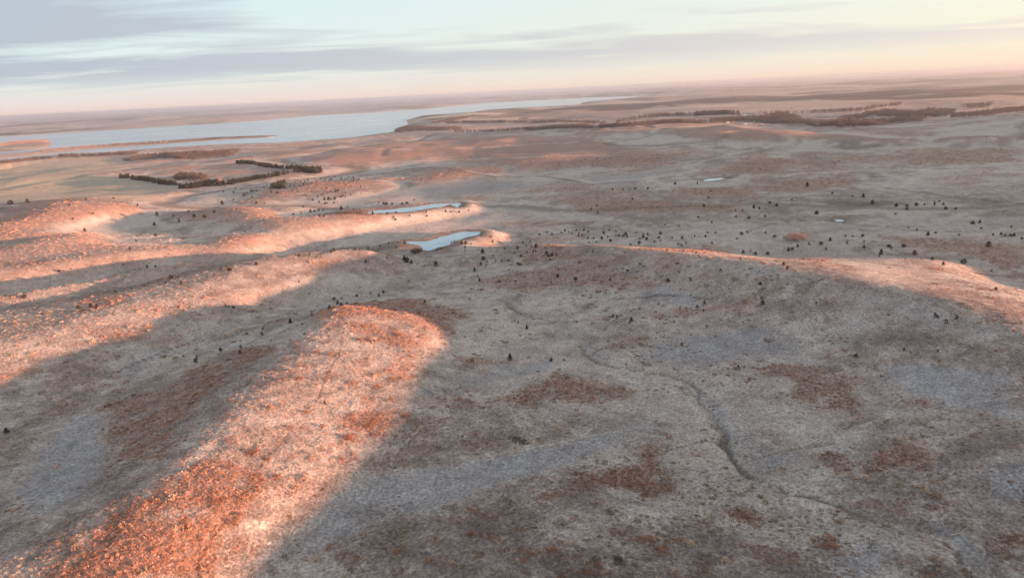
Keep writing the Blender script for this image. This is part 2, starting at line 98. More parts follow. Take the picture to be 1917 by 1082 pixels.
D['dark'] = [[(143.7,274.4),(155,266.6),(163.2,252.7),(156.5,242.7),(148.1,257.2),(138.3,267.7)],[(-40.1,153.7),(-33.7,156.7),(-25.8,150.2),(-31.8,145.1)],[(-48.8,161.5),(-38.2,166.9),(-31.4,160.6),(-41.6,153.9)],[(304.5,654.1),(356.5,635.8),(344.4,595.9),(298.2,618.3)],[(-86.2,448.5),(-58.7,462.7),(-60.2,414.4),(-88.7,422.3)],[(-133.1,196),(-118.5,175.7),(-114.1,164.4),(-119.4,163.4),(-123.2,174.4)],[(417.5,1190.6),(482.3,1192.2),(454.4,1143.3),(357,1063.9)],[(519.3,1131.1),(578.7,1078.5),(530.5,1047.7)],[(275.2,1035.1),(345.1,1078.4),(303.8,971.6)],[(-294.3,386),(-285,364.5),(-263.4,419.1),(-217.6,471.4),(-173,612.2),(-86.9,593.5),(-85,578.5),(-137,482.6),(-201.1,433.6),(-244.2,386.9)]]  # dark ground areas; the last paints in the shade behind a left ridge
D['ced'] = [('p',-718.6,993.1,9.64,'L',20,379),('p',-686.8,983.3,9.43,'L',52,376),('p',-393.2,753.6,6.72,'L',289,418),('p',-364.5,752.1,6.61,'L',336,412),('q',-376.8,981.8,6.21,'M',457,365),('q',-379.6,909.6,5.83,'M',416,381),('v',-79.8,500.2,5.7,'X',757,483),('v',-77.1,495.6,5.65,'X',762,486),('q',-328.5,893.6,5.63,'M',480,379),('q',-242.4,906.1,5.55,'M',608,373),('q',-237.5,907.7,5.55,'M',615,372),('q',-230,910,5.55,'M',627,371),('p',-419.7,814.8,5.42,'M',294,401),('q',-234.4,877.1,5.37,'M',609,380),('w',274.2,599,5.24,'L',1528,398),('p',-463.5,741.1,5.18,'M',159,432),('q',-205.8,840.8,5.13,'M',639,390),('q',-154.7,848.8,5.11,'M',718,380),('q',-150.9,846.1,5.09,'M',723,381),('q',-143.4,845.9,5.08,'M',734,380),('w',205.1,832.1,5.08,'M',1264,343),('q',-124.9,844.4,5.06,'M',762,379),('p',-337.2,782.5,5.05,'M',401,396),('q',-130.3,840.9,5.04,'M',753,381),('p',-355.4,770.4,5.03,'M',364,404),('q',-226.1,813.7,5.01,'M',597,392),('q',-228,802,4.94,'M',589,394),('p',-338.8,759.1,4.93,'M',383,405),('q',-230.7,794.9,4.91,'M',582,395),('w',332.8,754.6,4.89,'M',1511,347),('q',-437.6,1060.8,4.51,'S',419,359),('t',206.6,520.1,4.48,'L',1450,441),('q',-53.9,744.6,4.44,'M',859,396),('w',211.5,715.3,4.43,'M',1326,369),('q',-415.8,1044.5,4.42,'S',438,360),('w',345.9,658.6,4.42,'M',1616,368),('q',-120.6,731,4.4,'M',742,397),('q',-144,721.7,4.38,'M',698,399),('p',-551.6,962.3,4.36,'S',213,371),('p',-575.5,938.4,4.33,'S',162,373),('q',-383.3,1027.3,4.32,'S',470,358),('q',-380,1027.9,4.31,'S',474,358),('q',-374.5,1026.6,4.3,'S',480,357),('u',313.2,433.2,4.29,'L',1850,459),('u',226.3,483.3,4.28,'L',1537,454),('w',258.3,667.4,4.26,'M',1441,378),('w',336.7,624,4.22,'M',1633,379),('w',194.6,672.7,4.17,'M',1317,385),('w',258.7,650.8,4.17,'M',1454,384),('w',362.6,598.8,4.17,'M',1715,382),('w',346.7,602.1,4.14,'M',1678,385),('w',353.9,597.8,4.14,'M',1698,385),('t',20.1,513.1,4.13,'L',1004,460),('v',-21.3,514.2,4.13,'L',903,471),('w',236.2,649.4,4.12,'M',1411,388),('q',-339.3,987,4.11,'S',508,359),('w',239.4,644.1,4.09,'M',1421,389),('u',247.5,441.5,4.07,'L',1649,473),('u',264.4,432.3,4.07,'L',1712,474),('q',-327.2,976.2,4.06,'S',519,360),('w',347,585.7,4.06,'M',1698,390),('w',370.3,569.5,4.05,'M',1770,390),('p',-486.6,900.3,4.03,'S',258,384),('q',-357.4,959.4,4.03,'S',472,368),('q',-379.6,948.7,4.03,'S',437,373),('v',-73.6,492.8,4.01,'L',770,490),('p',-543.2,850,3.97,'S',130,383),('v',-20.1,493.2,3.97,'L',905,483),('v',-55,488.2,3.96,'L',816,494),('p',-222,433.2,3.92,'L',321,518),('q',-241,965.9,3.92,'S',629,358),('q',-238.4,966.9,3.92,'S',633,357),('u',276,400.8,3.92,'L',1804,489),('v',7.8,484.6,3.91,'L',976,477),('q',-186,440,3.85,'L',430,503),('t',25.9,475.8,3.84,'L',1023,473),('w',215.2,602.7,3.82,'M',1402,407),('q',-224.1,931.8,3.78,'S',642,366),('q',-225.9,927.3,3.76,'S',638,368),('p',-493.3,811.5,3.75,'S',174,399),('u',250.1,390.9,3.75,'L',1745,484),('q',-218.8,923.7,3.74,'S',647,368),('w',360,511.1,3.74,'M',1834,415),('q',-317.4,891.7,3.73,'S',495,381),('w',354.8,511.5,3.72,'M',1820,417),('q',-234.7,911,3.71,'S',620,372),('q',-258.3,905.7,3.71,'S',585,374),('q',-245.6,890.7,3.65,'S',598,378),('p',-496.7,777.6,3.64,'S',136,409),('t',84.3,598.5,3.62,'M',1130,436),('q',-224,880.7,3.59,'S',625,379),('q',-232.1,878.2,3.58,'S',613,380),('t',101.7,585.1,3.56,'M',1172,437),('p',-381.5,814.7,3.55,'S',353,395),('q',-91,582.1,3.53,'M',758,454),('t',129.5,573.3,3.52,'M',1237,436),('q',-255.2,850.4,3.51,'S',568,387),('t',79.8,579.4,3.5,'M',1126,445),('p',-389.6,792.9,3.49,'S',325,404),('u',344,465.2,3.47,'M',1874,437),('q',-200.9,853,3.46,'S',650,387),('t',113.1,565.8,3.46,'M',1204,443),('q',-162,857.9,3.45,'S',709,378),('q',-118,863,3.44,'S',776,374),('t',85.6,567.6,3.44,'M',1143,450),('u',345.4,458.1,3.44,'M',1891,440),('u',347,457.1,3.44,'M',1898,440),('s',-183.7,223.6,3.43,'X',13,805),('t',124.5,557.7,3.43,'M',1233,444),('t',187.9,541,3.43,'M',1388,437),('q',-40.8,569.1,3.42,'M',864,454),('q',-37.3,567.2,3.41,'M',872,454),('t',114.2,557.2,3.41,'M',1210,447),('t',29.3,418.2,3.41,'L',1044,515),('u',301.8,480.2,3.4,'M',1737,439),('t',141.3,547.3,3.39,'M',1277,445),('q',-108.9,400.4,3.38,'L',625,557),('u',261.9,494.2,3.36,'M',1615,441),('w',228.3,818.5,3.36,'S',1305,343),('q',-221.8,817.1,3.35,'S',605,393),('t',106.2,547.6,3.35,'M',1197,454),('t',39.5,406,3.33,'L',1078,520),('v',-2.4,279.3,3.33,'X',955,669),('u',235.9,489.9,3.27,'M',1554,449),('q',-102.6,384,3.25,'L',632,566),('q',-238.7,784.6,3.24,'S',564,398),('w',124.8,807.6,3.23,'S',1147,354),('w',151,803.3,3.23,'S',1190,353),('w',165.2,800.6,3.23,'S',1213,353),('w',136.1,802.3,3.22,'S',1166,354),('q',-244.3,773.6,3.21,'S',549,401),('q',-98.9,377.4,3.19,'L',639,568),('u',261.8,458.1,3.18,'M',1664,460),('u',269.6,454.3,3.18,'M',1691,460),('u',209.5,483.6,3.17,'M',1493,460),('u',246.7,462.2,3.15,'M',1617,462),('w',226.8,759.6,3.14,'S',1330,357),('u',203.4,478.3,3.13,'M',1483,465),('u',199.6,475.9,3.11,'M',1476,468),('v',5.8,516,3.11,'M',969,464),('q',-173.8,764.7,3.1,'S',662,393),('q',-115.2,499.1,3.09,'M',665,465),('t',87.3,366.6,3.09,'L',1250,523),('t',169.9,483.8,3.09,'M',1391,471),('p',-360.3,689.2,3.08,'S',292,440),('q',-129.7,493.1,3.07,'M',625,468),('q',-130.8,489.4,3.06,'M',620,470),('t',176.2,476.4,3.06,'M',1414,474),('t',183.5,472.7,3.06,'M',1437,474),('w',334,697.4,3.06,'S',1558,361),('q',-150.6,476.8,3.02,'M',560,477),('p',-296.3,401.3,3.01,'M',46,555),('w',341.1,670.1,2.98,'S',1596,366),('q',-43.8,749.3,2.97,'S',877,394),('q',-68.5,744.3,2.96,'S',834,395),('q',-62.6,744.4,2.96,'S',844,396),('w',135.2,735.9,2.96,'S',1184,372),('q',-88.9,737.3,2.94,'S',798,396),('q',-87.7,730.2,2.92,'S',799,403),('q',-129.1,726.2,2.92,'S',726,399),('q',-172.1,451.1,2.92,'M',480,493),('q',-102.5,471.4,2.92,'M',685,488),('q',-196.8,707,2.91,'S',598,404),('v',-21.7,479.9,2.91,'M',900,493),('q',-191.8,706.5,2.9,'S',607,404),('q',-105.4,723.9,2.9,'S',767,403),('q',-94.4,336.8,2.89,'L',617,574),('q',-121.4,716.4,2.88,'S',737,406),('w',281.5,670.9,2.88,'S',1482,374),('w',94.4,721.1,2.88,'S',1117,385),('q',-119,713.2,2.87,'S',741,410),('p',-348.8,630.5,2.86,'S',255,450),('p',-241.7,403.1,2.85,'M',217,545),('w',387.3,605.7,2.85,'S',1758,376),('q',-260.8,667.5,2.84,'S',459,433),('q',-111.2,324,2.84,'L',544,601),('t',26.8,467.6,2.84,'M',1027,478),('t',29.2,467.4,2.84,'M',1033,476),('w',87,710.6,2.84,'S',1106,391),('t',51.9,337.3,2.83,'L',1148,590),('v',4.7,466.2,2.83,'M',969,492),('p',-308.1,637.4,2.81,'S',343,446),('t',121.4,315.5,2.81,'L',1427,566),('v',-25.5,462.5,2.81,'M',889,506),('v',6.3,463.3,2.81,'M',973,494),('p',-206.2,413.5,2.8,'M',339,528),('w',369.2,597.4,2.79,'S',1731,382),('w',375.2,593,2.79,'S',1749,382),('w',380.5,588.8,2.78,'S',1766,382),('r',-138.5,302.7,2.77,'L',413,653),('t',59.6,327.6,2.77,'L',1182,598),('w',91.5,690.8,2.77,'S',1119,398),('u',246.8,375.2,2.73,'M',1766,494),('s',-145.3,291.4,2.72,'L',367,673),('v',6.5,325.2,2.71,'L',986,613),('w',215.8,640.8,2.69,'S',1377,393),('w',375.6,564.4,2.69,'S',1789,391),('p',-242.6,367,2.68,'M',147,575),('w',221,636.8,2.68,'S',1390,394),('p',-236.2,368.1,2.66,'M',170,572),('v',-21.2,434.1,2.65,'M',898,524),('p',-231.4,365.5,2.63,'M',182,573),('p',-235.6,359.7,2.62,'M',156,580),('v',-7.9,427.3,2.61,'M',935,526),('w',326.9,567.3,2.6,'S',1677,400),('w',176.4,627.1,2.59,'S',1307,406),('w',207.2,613.1,2.58,'S',1378,405),('w',231.1,605.9,2.58,'S',1432,405),('q',-80.7,412.3,2.56,'M',718,547),('q',-96.5,407.2,2.55,'M',668,552),('q',-81.8,402.2,2.51,'M',709,552),('t',62.4,624.2,2.5,'S',1079,431),('t',51.7,623.2,2.49,'S',1058,432),('t',69.3,622.2,2.49,'S',1093,431),('w',141.4,608.8,2.49,'S',1245,420),('p',-305.6,541,2.48,'S',243,466),('t',34.9,622.3,2.48,'S',1024,435),('w',180,596.4,2.48,'S',1332,417),('t',54.6,616.3,2.47,'S',1065,434),('t',27.7,616.7,2.46,'S',1010,438),('t',47.9,615,2.46,'S',1051,435),('t',72,612.4,2.46,'S',1101,434),('t',91.1,611.7,2.46,'S',1140,430),('q',-157,368.4,2.45,'M',438,574),('t',69.6,394.6,2.45,'M',1175,506),('w',150.6,595.9,2.45,'S',1270,423),('t',38.9,612,2.44,'S',1033,438),('t',56.5,607.7,2.43,'S',1070,436),('t',63,606.9,2.43,'S',1084,436),('t',95.8,601.8,2.43,'S',1153,433),('t',58.6,391.3,2.43,'M',1142,523),('w',366.4,486.6,2.43,'S',1893,424),('u',308.7,516.8,2.4,'S',1700,426),('u',348.3,492.1,2.4,'S',1836,427),('q',-106.1,588.7,2.39,'S',728,455),('t',64.4,595.2,2.39,'S',1089,441),('p',-333.8,492.7,2.38,'S',110,507),('q',-123.6,583.6,2.38,'S',689,464),('q',-97.8,588.4,2.38,'S',746,453),('t',61,593.4,2.38,'S',1083,441),('v',-16.5,595.4,2.38,'S',919,442),('q',-113,583.7,2.37,'S',712,460),('u',309.6,506.7,2.37,'S',1716,430),('t',85.7,583.8,2.36,'S',1138,443),('t',115.7,578.8,2.36,'S',1204,438),('t',15.4,276.2,2.36,'L',1032,673),('q',-50.7,378.6,2.35,'M',796,563),('u',227.8,306.1,2.35,'M',1864,540),('t',68,582.7,2.34,'S',1100,446),('t',73.2,582.6,2.34,'S',1111,446),('t',118.6,574.3,2.34,'S',1212,439),('v',18.1,585.1,2.34,'S',993,452),('v',-14.9,585.5,2.34,'S',922,452),('q',-48,582.3,2.33,'S',851,451),('t',101,574.8,2.33,'S',1174,443),('t',195.6,549.7,2.33,'S',1399,434),('v',11.6,584.4,2.33,'S',979,453),('q',-50.1,579.8,2.32,'S',846,452),('t',164.8,555.9,2.32,'S',1325,436),('t',170.7,554,2.32,'S',1339,435),('t',144.1,348.3,2.32,'M',1467,494),('u',311.3,486.6,2.31,'S',1751,436),('p',-275.2,505,2.3,'S',275,500),('t',73.9,570,2.3,'S',1116,452),('t',205.8,536.9,2.3,'S',1433,436),('u',338.5,465.4,2.3,'S',1859,439),('u',344.1,461.4,2.3,'S',1881,440),('p',-269.1,506,2.29,'S',292,498),('q',-95.9,564.9,2.29,'S',742,463),('t',67.5,569.4,2.29,'S',1103,453),('t',109.7,562.9,2.29,'S',1198,446),('u',320.5,474.3,2.29,'S',1795,439),('t',134.5,553.4,2.28,'S',1258,444),('t',152.2,549.2,2.28,'S',1300,442),('t',143.3,341.5,2.28,'M',1474,501),('t',159.5,544,2.27,'S',1321,443),('v',-32.7,566.2,2.27,'S',882,456),('t',124,548.9,2.25,'S',1237,449),('u',344,445.6,2.25,'S',1913,446),('t',118.6,546.4,2.24,'S',1225,452),('u',251.7,499.6,2.24,'S',1582,441),('q',-56.5,553.1,2.23,'S',827,465),('t',179.3,526.4,2.23,'S',1379,446),('u',255.6,496.5,2.23,'S',1596,442),('q',-58.2,552.8,2.22,'S',823,465),('t',98.8,546.3,2.22,'S',1180,457),('q',-59.9,547.7,2.21,'S',818,468),('v',-36.9,550.1,2.21,'S',871,462),('t',140.5,531.7,2.2,'S',1284,454),('t',126,332,2.2,'M',1423,530),('t',133.5,528.2,2.18,'S',1270,458),('t',157.5,518.9,2.17,'S',1333,456),('t',134.9,524.2,2.17,'S',1275,459),('u',253.4,475.5,2.16,'S',1617,453),('u',242.7,478.1,2.15,'S',1586,455),('t',97.7,330.9,2.14,'M',1319,567),('u',218.5,485.9,2.14,'S',1514,457),('q',-101.2,327.8,2.13,'M',584,587),('t',122.1,319.5,2.13,'M',1425,558),('t',93.4,328.8,2.13,'M',1305,575),('q',-35.6,528,2.12,'S',871,469),('t',53.5,334.2,2.11,'M',1155,594),('v',12.9,525.4,2.11,'S',985,460),('r',-122.4,314.6,2.1,'M',491,625),('u',223.1,469.1,2.09,'S',1545,466),('u',260.3,452.2,2.09,'S',1669,465),('v',-4.2,520.4,2.09,'S',945,465),('v',16.5,516.5,2.08,'S',995,462),('t',175.8,484.8,2.07,'S',1406,470),('q',-111.3,496.8,2.05,'S',674,468),('r',-127.4,299.6,2.04,'M',451,649),('q',-144.1,480.4,2.02,'S',580,476),('q',-91.4,494,2.02,'S',725,483),('t',26.3,499.8,2.01,'S',1021,464),('u',243.8,436.5,2.01,'S',1646,479),('v',-12.6,498.1,2.01,'S',924,479),('v',3.1,498.8,2.01,'S',963,473),('q',-138,475.8,1.99,'S',593,481),('v',17,492.9,1.99,'S',998,471),('v',12.2,493.7,1.99,'S',986,472),('q',-168.1,462.6,1.98,'S',501,486),('t',18.7,491.2,1.98,'S',1003,471),('r',-123,287.5,1.97,'M',450,660),('q',-190.9,447.6,1.96,'S',425,500),('q',-193.3,445,1.96,'S',415,502),('u',170.4,260,1.96,'M',1750,591),('u',175.4,254.5,1.95,'M',1790,595),('v',-17.1,483.2,1.95,'S',912,490),('v',-10.7,483.4,1.95,'S',929,488),('v',-6.3,479.9,1.94,'S',940,488),('u',170.7,253.4,1.93,'M',1770,603),('v',-1.7,478.1,1.93,'S',952,488),('p',-235.8,409.7,1.91,'S',245,540),('p',-229.3,413.4,1.91,'S',270,535),('v',-17.6,474.2,1.91,'S',910,496),('p',-217.2,416.2,1.9,'S',310,529),('p',-191.4,427,1.89,'S',400,516),('p',-194.1,423.6,1.88,'S',388,519),('t',32,463.6,1.88,'S',1041,478),('t',75.4,288.2,1.88,'M',1277,645),('u',275.5,375.5,1.88,'S',1856,507),('t',27.3,457.8,1.85,'S',1030,486),('p',-275.1,361.6,1.84,'S',26,589),('u',135.1,251.2,1.82,'M',1602,667),('v',-22.8,446,1.81,'S',894,517),('q',-135.8,422.7,1.8,'S',560,527),('t',55,441.7,1.8,'S',1110,470),('t',91.1,258.5,1.76,'M',1382,688),('q',-88.9,413.3,1.72,'S',694,549),('t',96.1,408.5,1.71,'S',1248,469),('q',-104.2,400.6,1.69,'S',640,559),('t',105,402.5,1.69,'S',1280,471),('p',-214,350.2,1.67,'S',212,588),('t',110.1,393.5,1.67,'S',1303,474),('t',24.5,408.8,1.67,'S',1032,528),('p',-184.7,361.6,1.66,'S',333,576),('u',165,372.6,1.66,'S',1503,486),('q',-161.8,369.3,1.65,'S',422,571),('t',77.2,396,1.65,'S',1198,494),('p',-179.7,357.5,1.63,'S',344,581),('t',109.3,384.1,1.63,'S',1309,478),('q',-96.8,382.5,1.61,'S',650,567),('t',127.7,367.3,1.59,'S',1386,484),('t',113.4,356.4,1.54,'S',1349,506),('t',97.7,358.7,1.53,'S',1292,523),('r',-67.6,219.7,1.52,'M',608,753),('r',-133.5,323.5,1.45,'S',463,625),('r',-126.2,326.2,1.45,'S',493,616),('t',66.9,342.4,1.44,'S',1198,578),('t',85.5,332.4,1.42,'S',1273,577),('s',-155.2,300.2,1.4,'S',343,667),('t',95.3,324,1.4,'S',1317,582),('v',2.5,336.8,1.4,'S',971,602),('u',141.7,302.5,1.39,'S',1528,566),('s',-147.8,297.7,1.38,'S',368,668),('q',-101.6,312.5,1.37,'S',567,607),('t',58.3,324.9,1.37,'S',1179,604),('t',78.9,317.7,1.36,'S',1262,602),('t',92,307,1.34,'S',1323,611),('r',-96,296.2,1.31,'S',570,625),('u',170.9,259.2,1.3,'S',1755,593),('u',150.2,244.9,1.22,'S',1692,655),('u',158,236.7,1.21,'S',1756,657),('t',21,276.7,1.18,'S',1056,674),('r',-75.1,239.2,1.09,'S',594,710)]
D['woods'] = [('belt0',[(-788,1411.3),(-768.8,1411),(-760.7,1395.3),(-780.6,1397.2)],3.5,7,'cedar'),('belt1',[(-753.8,1389.8),(-690,1327.4),(-632.2,1270.5),(-586.8,1227.7),(-583.7,1220.9),(-618.7,1242.2),(-673.5,1294.6),(-745.9,1374.6)],3.5,7,'cedar'),('belt2',[(-566.7,1191.2),(-539.3,1171.6),(-539.3,1208.4),(-534.9,1237.8),(-494.6,1220.5),(-476.4,1235.6),(-460.8,1259.9),(-440.9,1274),(-413,1313.4),(-410.4,1304.4),(-436.1,1259.3),(-455.1,1243.5),(-470.3,1218.7),(-486.8,1199.9),(-492.5,1190.7),(-520.1,1180),(-527,1144.2),(-557.3,1170.7)],4,7,'cedar'),('belt3',[(-598.7,1546.1),(-552.6,1525.1),(-508.1,1461.9),(-457.4,1399.4),(-426.3,1394.5),(-386.2,1346.5),(-359.3,1362.8),(-350.3,1306.4),(-354.9,1294.9),(-405.2,1321.9),(-387,1330.1),(-425.1,1380.9),(-454.3,1389.3),(-495.7,1425.2),(-546.3,1506.5),(-591,1525.6)],4,7,'cedar'),('belt4',[(-369,1074.3),(-380,1180.1),(-374.7,1166.4),(-360.7,1071.3),(-332.4,1031.6),(-327.9,1017),(-362.2,1057.1)],4,5.5,'cedar'),('bare1',[(-638.5,1327.7),(-647.2,1380.9),(-600.5,1359.2),(-557.6,1293.3),(-557.1,1268.1),(-622.4,1292.2)],5,8,'bare'),('bare2',[(-1059.2,1923.6),(-1049.2,2029.5),(-986.2,2044.5),(-904.4,2073.3),(-769.7,2042.3),(-732.6,1872.3),(-823.5,1786),(-958.5,1936.8),(-975.8,1828.4)],7,9,'bare'),('bare3',[(-516.4,1224.7),(-504.1,1226.5),(-493.2,1198.4),(-507,1203.9)],7,10,'bare'),('shore0',[(-1361.8,1880.7),(-1349.8,1922.5),(-1363.3,2029.9),(-1313.2,2029.4),(-1286.7,1987.7),(-1325.7,1973),(-1319.2,1877.9),(-1333,1840.1)],6,9,'bare'),('shore1',[(-1321.5,2068.8),(-1251.2,2059.3),(-1170.5,2089.9),(-1122.4,2134.1),(-1086.9,2064.5),(-1144.6,2042.3),(-1240.2,2040.3),(-1295,2026.6)],6,10,'bare'),('farmw1',[(620.3,2117),(704.9,2202.2),(751.8,2216.5),(799.9,2173.7),(915.3,2308.8),(889.8,2139.7),(846.2,1979),(802.4,1882.6),(750.7,1952.9),(739.6,2008),(692.4,2059.6),(591.1,1994.9)],8,12,'bare'),('farmw2',[(703.6,2587.1),(756.3,2598.6),(803.2,2512.1),(829.8,2459.7),(816.8,2421),(736.2,2528.9),(683.2,2511.6)],9,12,'cedar'),('farmw3',[(853.8,2363.1),(931.1,2368.3),(953.8,2295.1),(1071.9,2313.6),(1164.8,2293.1),(1265.9,2403),(1422.6,2512),(1407.2,2484.4),(1237,2347.5),(1139.2,2242.1),(1048.4,2262.3),(906.1,2304)],10,12,'bare'),('farmw4',[(848.6,2000),(871.4,1818.6),(922.9,1788.2),(992.8,1801.1),(1060.4,1788.5),(1086.4,1813.2),(1008.1,1681.5),(953.7,1729.2),(710.3,1375.1),(655.4,1366.8),(810.5,1887.7)],8,12,'bare'),('farmw5',[(926.1,1948),(1031.8,2041),(1122.1,2133.3),(1207.5,2196.6),(1189.8,2043.9),(1302.5,2122),(1301.3,2013.9),(1152.2,1826.1),(1101.1,1838.3),(1081,1896.5),(1071.4,2029.5),(978.2,1933.6),(906.7,1893.3)],9,12,'bare'),('farmw6',[(1170.9,1832.7),(1272.3,1822.9),(1412,1965.8),(1471.3,1975),(1504.2,1988.2),(1390.3,1836.7),(1285.3,1788.2),(1173.6,1680.6),(1106.2,1722)],9,12,'bare'),('farmw7',[(1447.2,2220.6),(1537.5,2271.1),(1579.4,2258.5),(1473.3,2143.9),(1418.4,2154.3)],11,13,'bare'),('line1',[(56.8,2110.1),(90,2097.7),(162.6,2172.9),(225.4,2111.9),(238.8,1828.8),(309,2041.5),(385.7,2068.3),(474.7,2174),(544.3,2107.5),(582.8,2019.1),(571.3,1979.2),(497.5,1926.4),(420.5,1925.6),(327.1,1754.4),(270,1783.8),(236.9,1813.8),(209.6,1964.4),(153.5,2052.4),(88,2054.3),(55.6,2066.5)],6,10,'bare'),('line2',[(118.1,2728.6),(223.5,2692),(282.4,2460.3),(341.2,2352.3),(338.1,2331.4),(278,2421.6),(219.7,2647.2),(115.4,2667.8)],7,10,'bare'),('line3',[(385.8,2396.9),(470.3,2522.2),(587.3,2633.4),(680.4,2558),(794.4,2532.1),(820.2,2428.4),(807.4,2390.5),(777.9,2479.4),(669,2514.8),(573.6,2571.8),(461.7,2476.1),(377.8,2347.4)],8,12,'bare'),('line4',[(-333.7,3214.6),(-260.3,3397.6),(-157.9,3810.6),(-153.3,3769.5),(-247.6,3296.6),(-329.4,3171)],7,10,'bare'),('line5',[(-264.9,3183.6),(-126.4,3008.8),(16.4,2933),(119,2726.5),(116.7,2676.2),(16,2880.7),(-124.7,2963.3),(-259.9,3121.3)],7,11,'bare'),('line6',[(-166.3,2328.8),(-58.7,2180.5),(10.8,2159.5),(98.4,2191.1),(96.5,2151.1),(10.5,2123.2),(-58.1,2153.6),(-164.5,2302.3)],7,9,'bare'),('shorew',[(-450.8,2887.7),(-427.3,3109.2),(-300.8,2842.7),(-146.6,2514.7),(-145.4,2353.1),(-298.7,2445.5),(-372.5,2416.3)],10,8,'bare'),('isle1',[(-2254.4,3141.1),(-2492.8,3543.2),(-2377.1,3514.1),(-2444.6,3725.1),(-2263.1,3503.8),(-2160.5,3322.9),(-2207.8,3260.9),(-2200.7,3124.6),(-2131.8,2967.5)],9,9,'bare'),('isle2',[(-1700,2578.5),(-1629.7,2664.7),(-1534.7,2740.7),(-1421.2,2750.3),(-1338.3,2795.6),(-1328,2773.1),(-1411,2729.6),(-1512.5,2699.7),(-1599.4,2613.4),(-1664.7,2523.4)],9,8,'bare'),('scat',[(-459.9,1130.8),(-394.4,1133.9),(-379.3,1231.2),(-320.2,1283.8),(-239.6,1134.3),(-198.3,925.9),(-248,907.9),(-329.8,941.4),(-390.5,1004.9)],26,3.2,'scatter'),('thick1',[(208.7,512.8),(218.7,519.5),(226.3,512.9),(226.5,503.9),(219.5,497),(209.7,494.9),(204.6,499.7)],3.5,4.5,'bare'),('thick2',[(-185.8,727.7),(-179.4,749.7),(-166.9,756),(-156.1,745.9),(-158.9,717.9),(-176.4,712.2)],3,3,'bare'),('thick3',[(-80.5,541.3),(-78.5,554.3),(-72.6,550.1),(-72.1,539.5),(-76,524.7)],2,3,'bare'),('thick4',[(109,584.5),(111,586.6),(113.7,583.6),(112.1,579.8)],2,3,'bare'),('thick5',[(91.3,584.1),(100.9,584.2),(104.5,577.2),(93.6,578.6)],2.2,1.8,'cedar')]
D['build'] = [(646.7,2022.3,10,6,2.6,'w'),(667.4,2038.4,8,6,2.6,'r'),(675.1,2000.2,11,6,2.6,'w'),(653,1891.6,8,6,2.6,'g'),(691.8,1960.3,13,7,2.8,'w'),(677.8,1875.6,9,6,2.6,'r'),(682.6,1849.3,11,6,2.6,'g'),(689.8,1826.9,9,6,2.6,'w'),(607.3,2030.6,7,6,2.6,'r'),(626.2,2031.2,7,5,2.6,'g'),(100.1,2091.9,13,8,3.5,'w'),(117.3,2099.1,12,8,3.5,'w'),(-114.5,2206,9,7,3,'w'),(1109,1822.6,14,9,3,'r')]
D['shrub'] = [(0,-81.9,239.2,4.82,560,704),(0,-87.4,237.8,2.63,530,708),(0,-61.9,238.9,3.44,660,713),(0,-52.7,236.6,3.81,704,720),(0,-45.9,226.4,3.26,731,745),(0,-71.9,211.8,3.97,573,768),(0,-57.9,213.4,2.36,653,773),(0,-55.9,210,2.72,660,782),(0,-49.9,206.6,4.58,690,790),(0,-48.8,210.2,3.48,700,783),(0,-64,203.1,3.06,605,795),(0,-73.3,200.5,2.68,546,798),(0,-54.5,197.2,3.71,653,815),(0,-39.2,215.4,4.3,758,773),(0,-83.1,268.8,3.83,593,656),(0,-76.5,266.6,3.78,620,660),(0,-61.1,263.8,2.78,688,670),(0,-48.3,244.9,4.77,733,705),(0,-30.4,224,2.8,811,760),(0,-79.7,182.6,4.73,471,842),(0,-74,179.9,2.5,503,857),(0,-53.7,184.1,2.83,640,857),(0,-68.5,170.4,3.43,519,890),(1,-61.1,171.5,2.9,572,893),(0,-54.8,196.8,3.34,650,817),(0,-62.4,166.9,3.03,554,910),(2,-55.4,168.2,1.67,605,915),(1,-49.6,139.7,2.39,595,1045),(0,-40.1,138.8,2.65,668,1041),(1,-17.2,133.2,2.54,843,1051),(0,-22.2,135.2,2.28,804,1045),(0,-47.9,144.4,3.03,618,1020),(0,-30.6,139.7,2.92,743,1029),(0,-72.2,152.5,3.24,450,962),(0,-72.9,149.8,3.53,438,975),(0,-79.7,156.6,3,405,935),(0,27.5,139,3.78,1199,1005),(0,29.9,139.7,3.21,1217,1004),(0,32,134.8,3.44,1241,1025),(2,21,130.3,3.63,1158,1046),(1,17.2,126.4,2.47,1132,1069),(0,13.9,126.4,1.92,1104,1071),(0,6.2,135.7,2.84,1033,1025),(0,16,129.6,2.22,1118,1053),(1,38.6,137.3,3.21,1289,1014),(1,10.8,137.9,2.58,1068,1014),(0,0.9,134.9,2.26,991,1032),(0,-0.5,132.2,2.24,980,1046),(1,13.4,209.1,2.65,1045,799),(2,-1.2,202.2,4.78,966,816),(2,1.3,199.5,4.01,980,824),(1,45.2,130.7,2.58,1358,1046),(0,72.4,139,3.71,1550,1004),(0,70.1,136,3.65,1543,1018),(0,72.3,136,3.36,1561,1018),(1,113,180.1,3.06,1688,824),(1,113,177.4,3.03,1698,831),(1,108.2,157,2.82,1748,898),(0,105,150.1,3.43,1755,926),(1,90.7,166.3,3.16,1589,887),(1,91.8,164.3,3.14,1603,892),(1,94.3,163.1,2.8,1624,894),(1,100,157.9,3.13,1684,905),(1,110.8,170.3,3.32,1711,852),(1,104.3,127.4,2.55,1868,1028),(1,90.9,127.9,3.09,1749,1042),(1,111.4,157.8,1.78,1767,892),(1,61.9,129.8,2.05,1499,1051),(1,78.4,145.9,2.24,1571,974),(1,103.9,155.4,3.13,1723,908),(1,103.8,152.7,2.76,1734,919),(1,89.6,159.9,1.71,1603,912)]
D['branch'] = [(100.8,135.1)]
